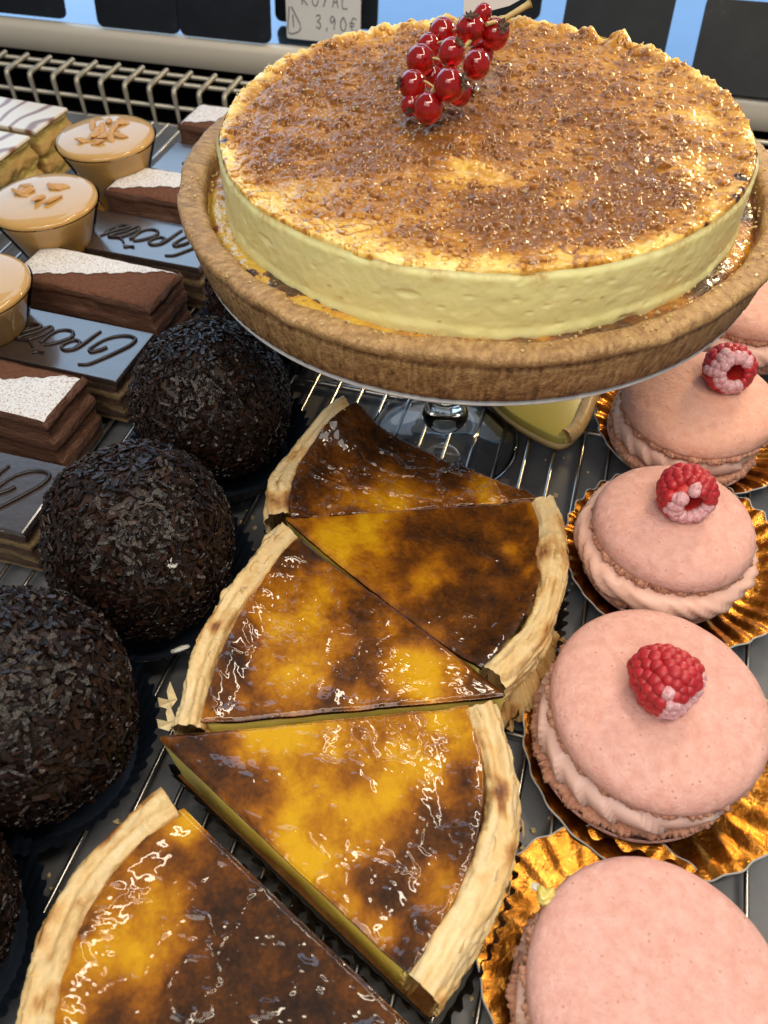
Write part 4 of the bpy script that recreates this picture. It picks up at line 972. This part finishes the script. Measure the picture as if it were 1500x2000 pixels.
for o, sd in cups: almonds(o, sd, {3: 16, 4: 8, 5: 5}[sd])

# ------------------------------------------------------------------ mille-feuilles
for (c_, rz, lab) in (((84, 246), -4, 'iced layered pastry with brown feathered lines beside the wire grille'), ((6, 305), -4, 'iced layered pastry cut by the left edge above the near caramel cup')):
    q_ = at(c_[0], c_[1], .045); root = empty('mille_feuille', (q_[0]-.052, q_[1]+.016, .003), R(rz)); tag(root, lab, 'layered pastry', 'iced layered pastries')
    L, Wd = .105, .042; n = 30; pts = []
    cs = [(L/2, -Wd/2), (L/2, Wd/2), (-L/2, Wd/2), (-L/2, -Wd/2)]
    for k in range(4):
        (x0, y0), (x1, y1) = cs[k], cs[(k+1) % 4]
        for t in np.linspace(0, 1, n, endpoint=False): pts.append((x0+(x1-x0)*t, y0+(y1-y0)*t))
    P = np.array(pts); rows = []
    for f in np.linspace(0, 1, 30):
        z = .001+.037*f; d = -P/np.linalg.norm(P, axis=1)[:, None]; nn = fbm(V3(P[:, 0]*140, P[:, 1]*140, z*300), 4, 431)
        q2 = P+d*(.001+.003*nn+.0015*np.sin(z*420))[:, None]; rows.append(np.c_[q2, np.full(len(q2), z)])
    rows = np.array(rows); F = gridf(30, len(P), False, True).tolist(); F.append(list(range(29*len(P), 30*len(P))))
    mk('pastry_layers', rows, F, m_mille, root, True)
    prism([(x*.98, y*.98) for x, y in cs], .0382, .0415, m_fond, 'icing', root, False, bev=.0013)

# ------------------------------------------------------------------ lemon slice under the tart
LZ = .0125; pl = [at(u, v, LZ)[:2] for u, v in ((930, 740), (990, 800), (1040, 832), (1085, 853), (1103, 855), (1128, 842), (1143, 815), (1175, 740), (1120, 690), (1000, 690))]
c0 = np.mean(pl, 0); ls = empty('lemon_slice', (c0[0], c0[1], .003)); tag(ls, 'pale yellow lemon tart slice on the rack partly under the big tart', 'lemon slice')
pw = [p-c0 for p in pl]
def sub(P, k=6):
    Pp = smoothpath(list(P)+[P[0]], k)[:-1]; return Pp
pw = sub(pw); b_ = prism(pw, 0, .0040, m_puff, 'pastry_case', ls, True)
b_.data.attributes.new('burn', 'FLOAT', 'POINT').data.foreach_set('value', np.full(len(b_.data.vertices), .30, np.float32))
prism([p*.985 for p in pw], .0038, LZ-.0030, m_lemon, 'lemon_cream', ls, True, bev=.0006)
cw = [np.r_[at(u, v, LZ)[:2]-c0, LZ-.003] for u, v in ((1105, 852), (1120, 844), (1135, 822), (1150, 785), (1172, 735))]
k_ = tubes('side_crust', [(smoothpath(cw, 8), .0042)], .004, m_puff, ls, 12)
k_.data.attributes.new('burn', 'FLOAT', 'POINT').data.foreach_set('value', rng.uniform(.2, .5, len(k_.data.vertices)).astype(np.float32))

# ================================================================== SIGNS ON THE BACK SHELF
def sign(name, label, ul, ur, v, hgt, lean, mat, cat, group=None, rad=.006, zb=.0435, ur_v=None, thick=.004):
    a = at(ul, v, zb); y = a[1]
    # same distance for the right corner: walk along the shelf direction
    us = np.array([at(ur, v2, zb) for v2 in np.linspace(v-60, v+90, 300)]); k = np.argmin(np.abs(us[:, 1]-y)); b = us[k]
    Wd = b[0]-a[0]; pts = []
    for cx, cz, a0 in ((Wd/2-rad, rad, -90), (Wd/2-rad, hgt-rad, 0), (-Wd/2+rad, hgt-rad, 90), (-Wd/2+rad, rad, 180)):
        for t in np.linspace(0, 90, 6): pts.append((cx+rad*math.cos(R(a0+t)), cz+rad*math.sin(R(a0+t))))
    n = len(pts); V = [(p[0], -thick/2, p[1]) for p in pts]+[(p[0], thick/2, p[1]) for p in pts]
    F = [tuple(range(n)), tuple(range(n, 2*n))[::-1]]+[(i, n+i, n+(i+1) % n, (i+1) % n) for i in range(n)]
    o = mk(name, V, F, mat, None, False, loc=((a[0]+b[0])/2, y+.002, zb+.001)); o.rotation_euler = (R(-lean), 0, 0)
    return tag(o, label, cat, group), Wd
GS = 'blank dark boards standing on the back shelf'
sign('slate_sign', 'dark board in the far left corner of the shelf', -60, 128, 22, .10, 12, m_slate, 'slate sign', GS)
sign('slate_sign', 'dark rounded board left of its touching twin on the shelf', 192, 350, 55, .10, 12, m_slate, 'slate sign', GS)
sign('slate_sign', 'dark rounded board directly left of the handwritten price sign', 353, 528, 72, .10, 12, m_slate, 'slate sign', GS)
sign('slate_sign', 'narrow dark board edge behind the handwritten white sign', 538, 735, 44, .10, 12, m_slate, 'slate sign', GS)
ps, pw_ = sign('price_sign', 'white price sign with pencil writing and a cake wedge drawing', 560, 702, 78, .075, 10, m_card, 'price sign', None, .0015, thick=.002)
# handwriting on the sign (local x across, z up)
GL = {'R': [[(0, 0), (0, 1), (.5, .95), (.55, .7), (.05, .5), (.6, 0)]], 'O': [[(.3, 1), (0, .6), (.1, .1), (.4, 0), (.65, .4), (.5, .9), (.3, 1)]], 'Y': [[(0, 1), (.3, .5)], [(.6, 1), (.1, 0)]],
      'A': [[(0, 0), (.3, 1), (.6, 0)], [(.1, .4), (.5, .4)]], 'L': [[(0, 1), (0, 0), (.5, 0)]], '3': [[(0, .9), (.4, 1), (.45, .7), (.15, .52), (.5, .35), (.4, 0), (0, .1)]],
      '9': [[(.5, .8), (.2, 1), (0, .7), (.2, .5), (.5, .8), (.4, 0)]], '0': [[(.3, 1), (0, .6), (.1, .1), (.4, 0), (.6, .5), (.3, 1)]], ',': [[(.1, .1), (0, -.15)]],
      'E': [[(.6, .9), (.25, 1), (0, .5), (.25, 0), (.6, .1)], [(-.15, .6), (.4, .6)], [(-.15, .4), (.35, .4)]]}
def write(txt, x, z, h, adv, mat, parent, name, tk=.0022/2):
    paths = []
    for ch in txt:
        for s_ in GL[ch]: paths.append(smoothpath([(x+a*h*.8, -.0012, z+b*h) for a, b in s_], 4))
        x += adv*(.4 if ch == ',' else 1)
    return tubes(name, paths, .00042, mat, parent, 5)
write('ROYAL', -.018, .0262, .0100, .0090, m_ink, ps, 'handwritten_name')
write('3,90E', -.006, .0098, .0100, .0092, m_ink, ps, 'handwritten_price')
tubes('wedge_drawing', [smoothpath([(-.030, -.0012, .024), (-.031, -.0012, .004), (-.020, -.0012, .008), (-.028, -.0012, .024)], 3), np.array([(-.027, -.0012, .018), (-.0265, -.0012, .009)])], .00045, m_ink, ps, 5)
sign('slate_sign', 'dark board directly behind the redcurrant stalk', 905, 1052, 30, .10, 12, m_slate, 'slate sign', GS)
sign('slate_sign', 'dark tilted board standing between two bright blue gaps behind the tart', 1085, 1290, 120, .085, 32, m_slate, 'slate sign', GS, .003)
sign('slate_sign', 'large leaning dark board in the far right corner of the shelf', 1340, 1620, 182, .066, 40, m_slate, 'slate sign', GS, .003)
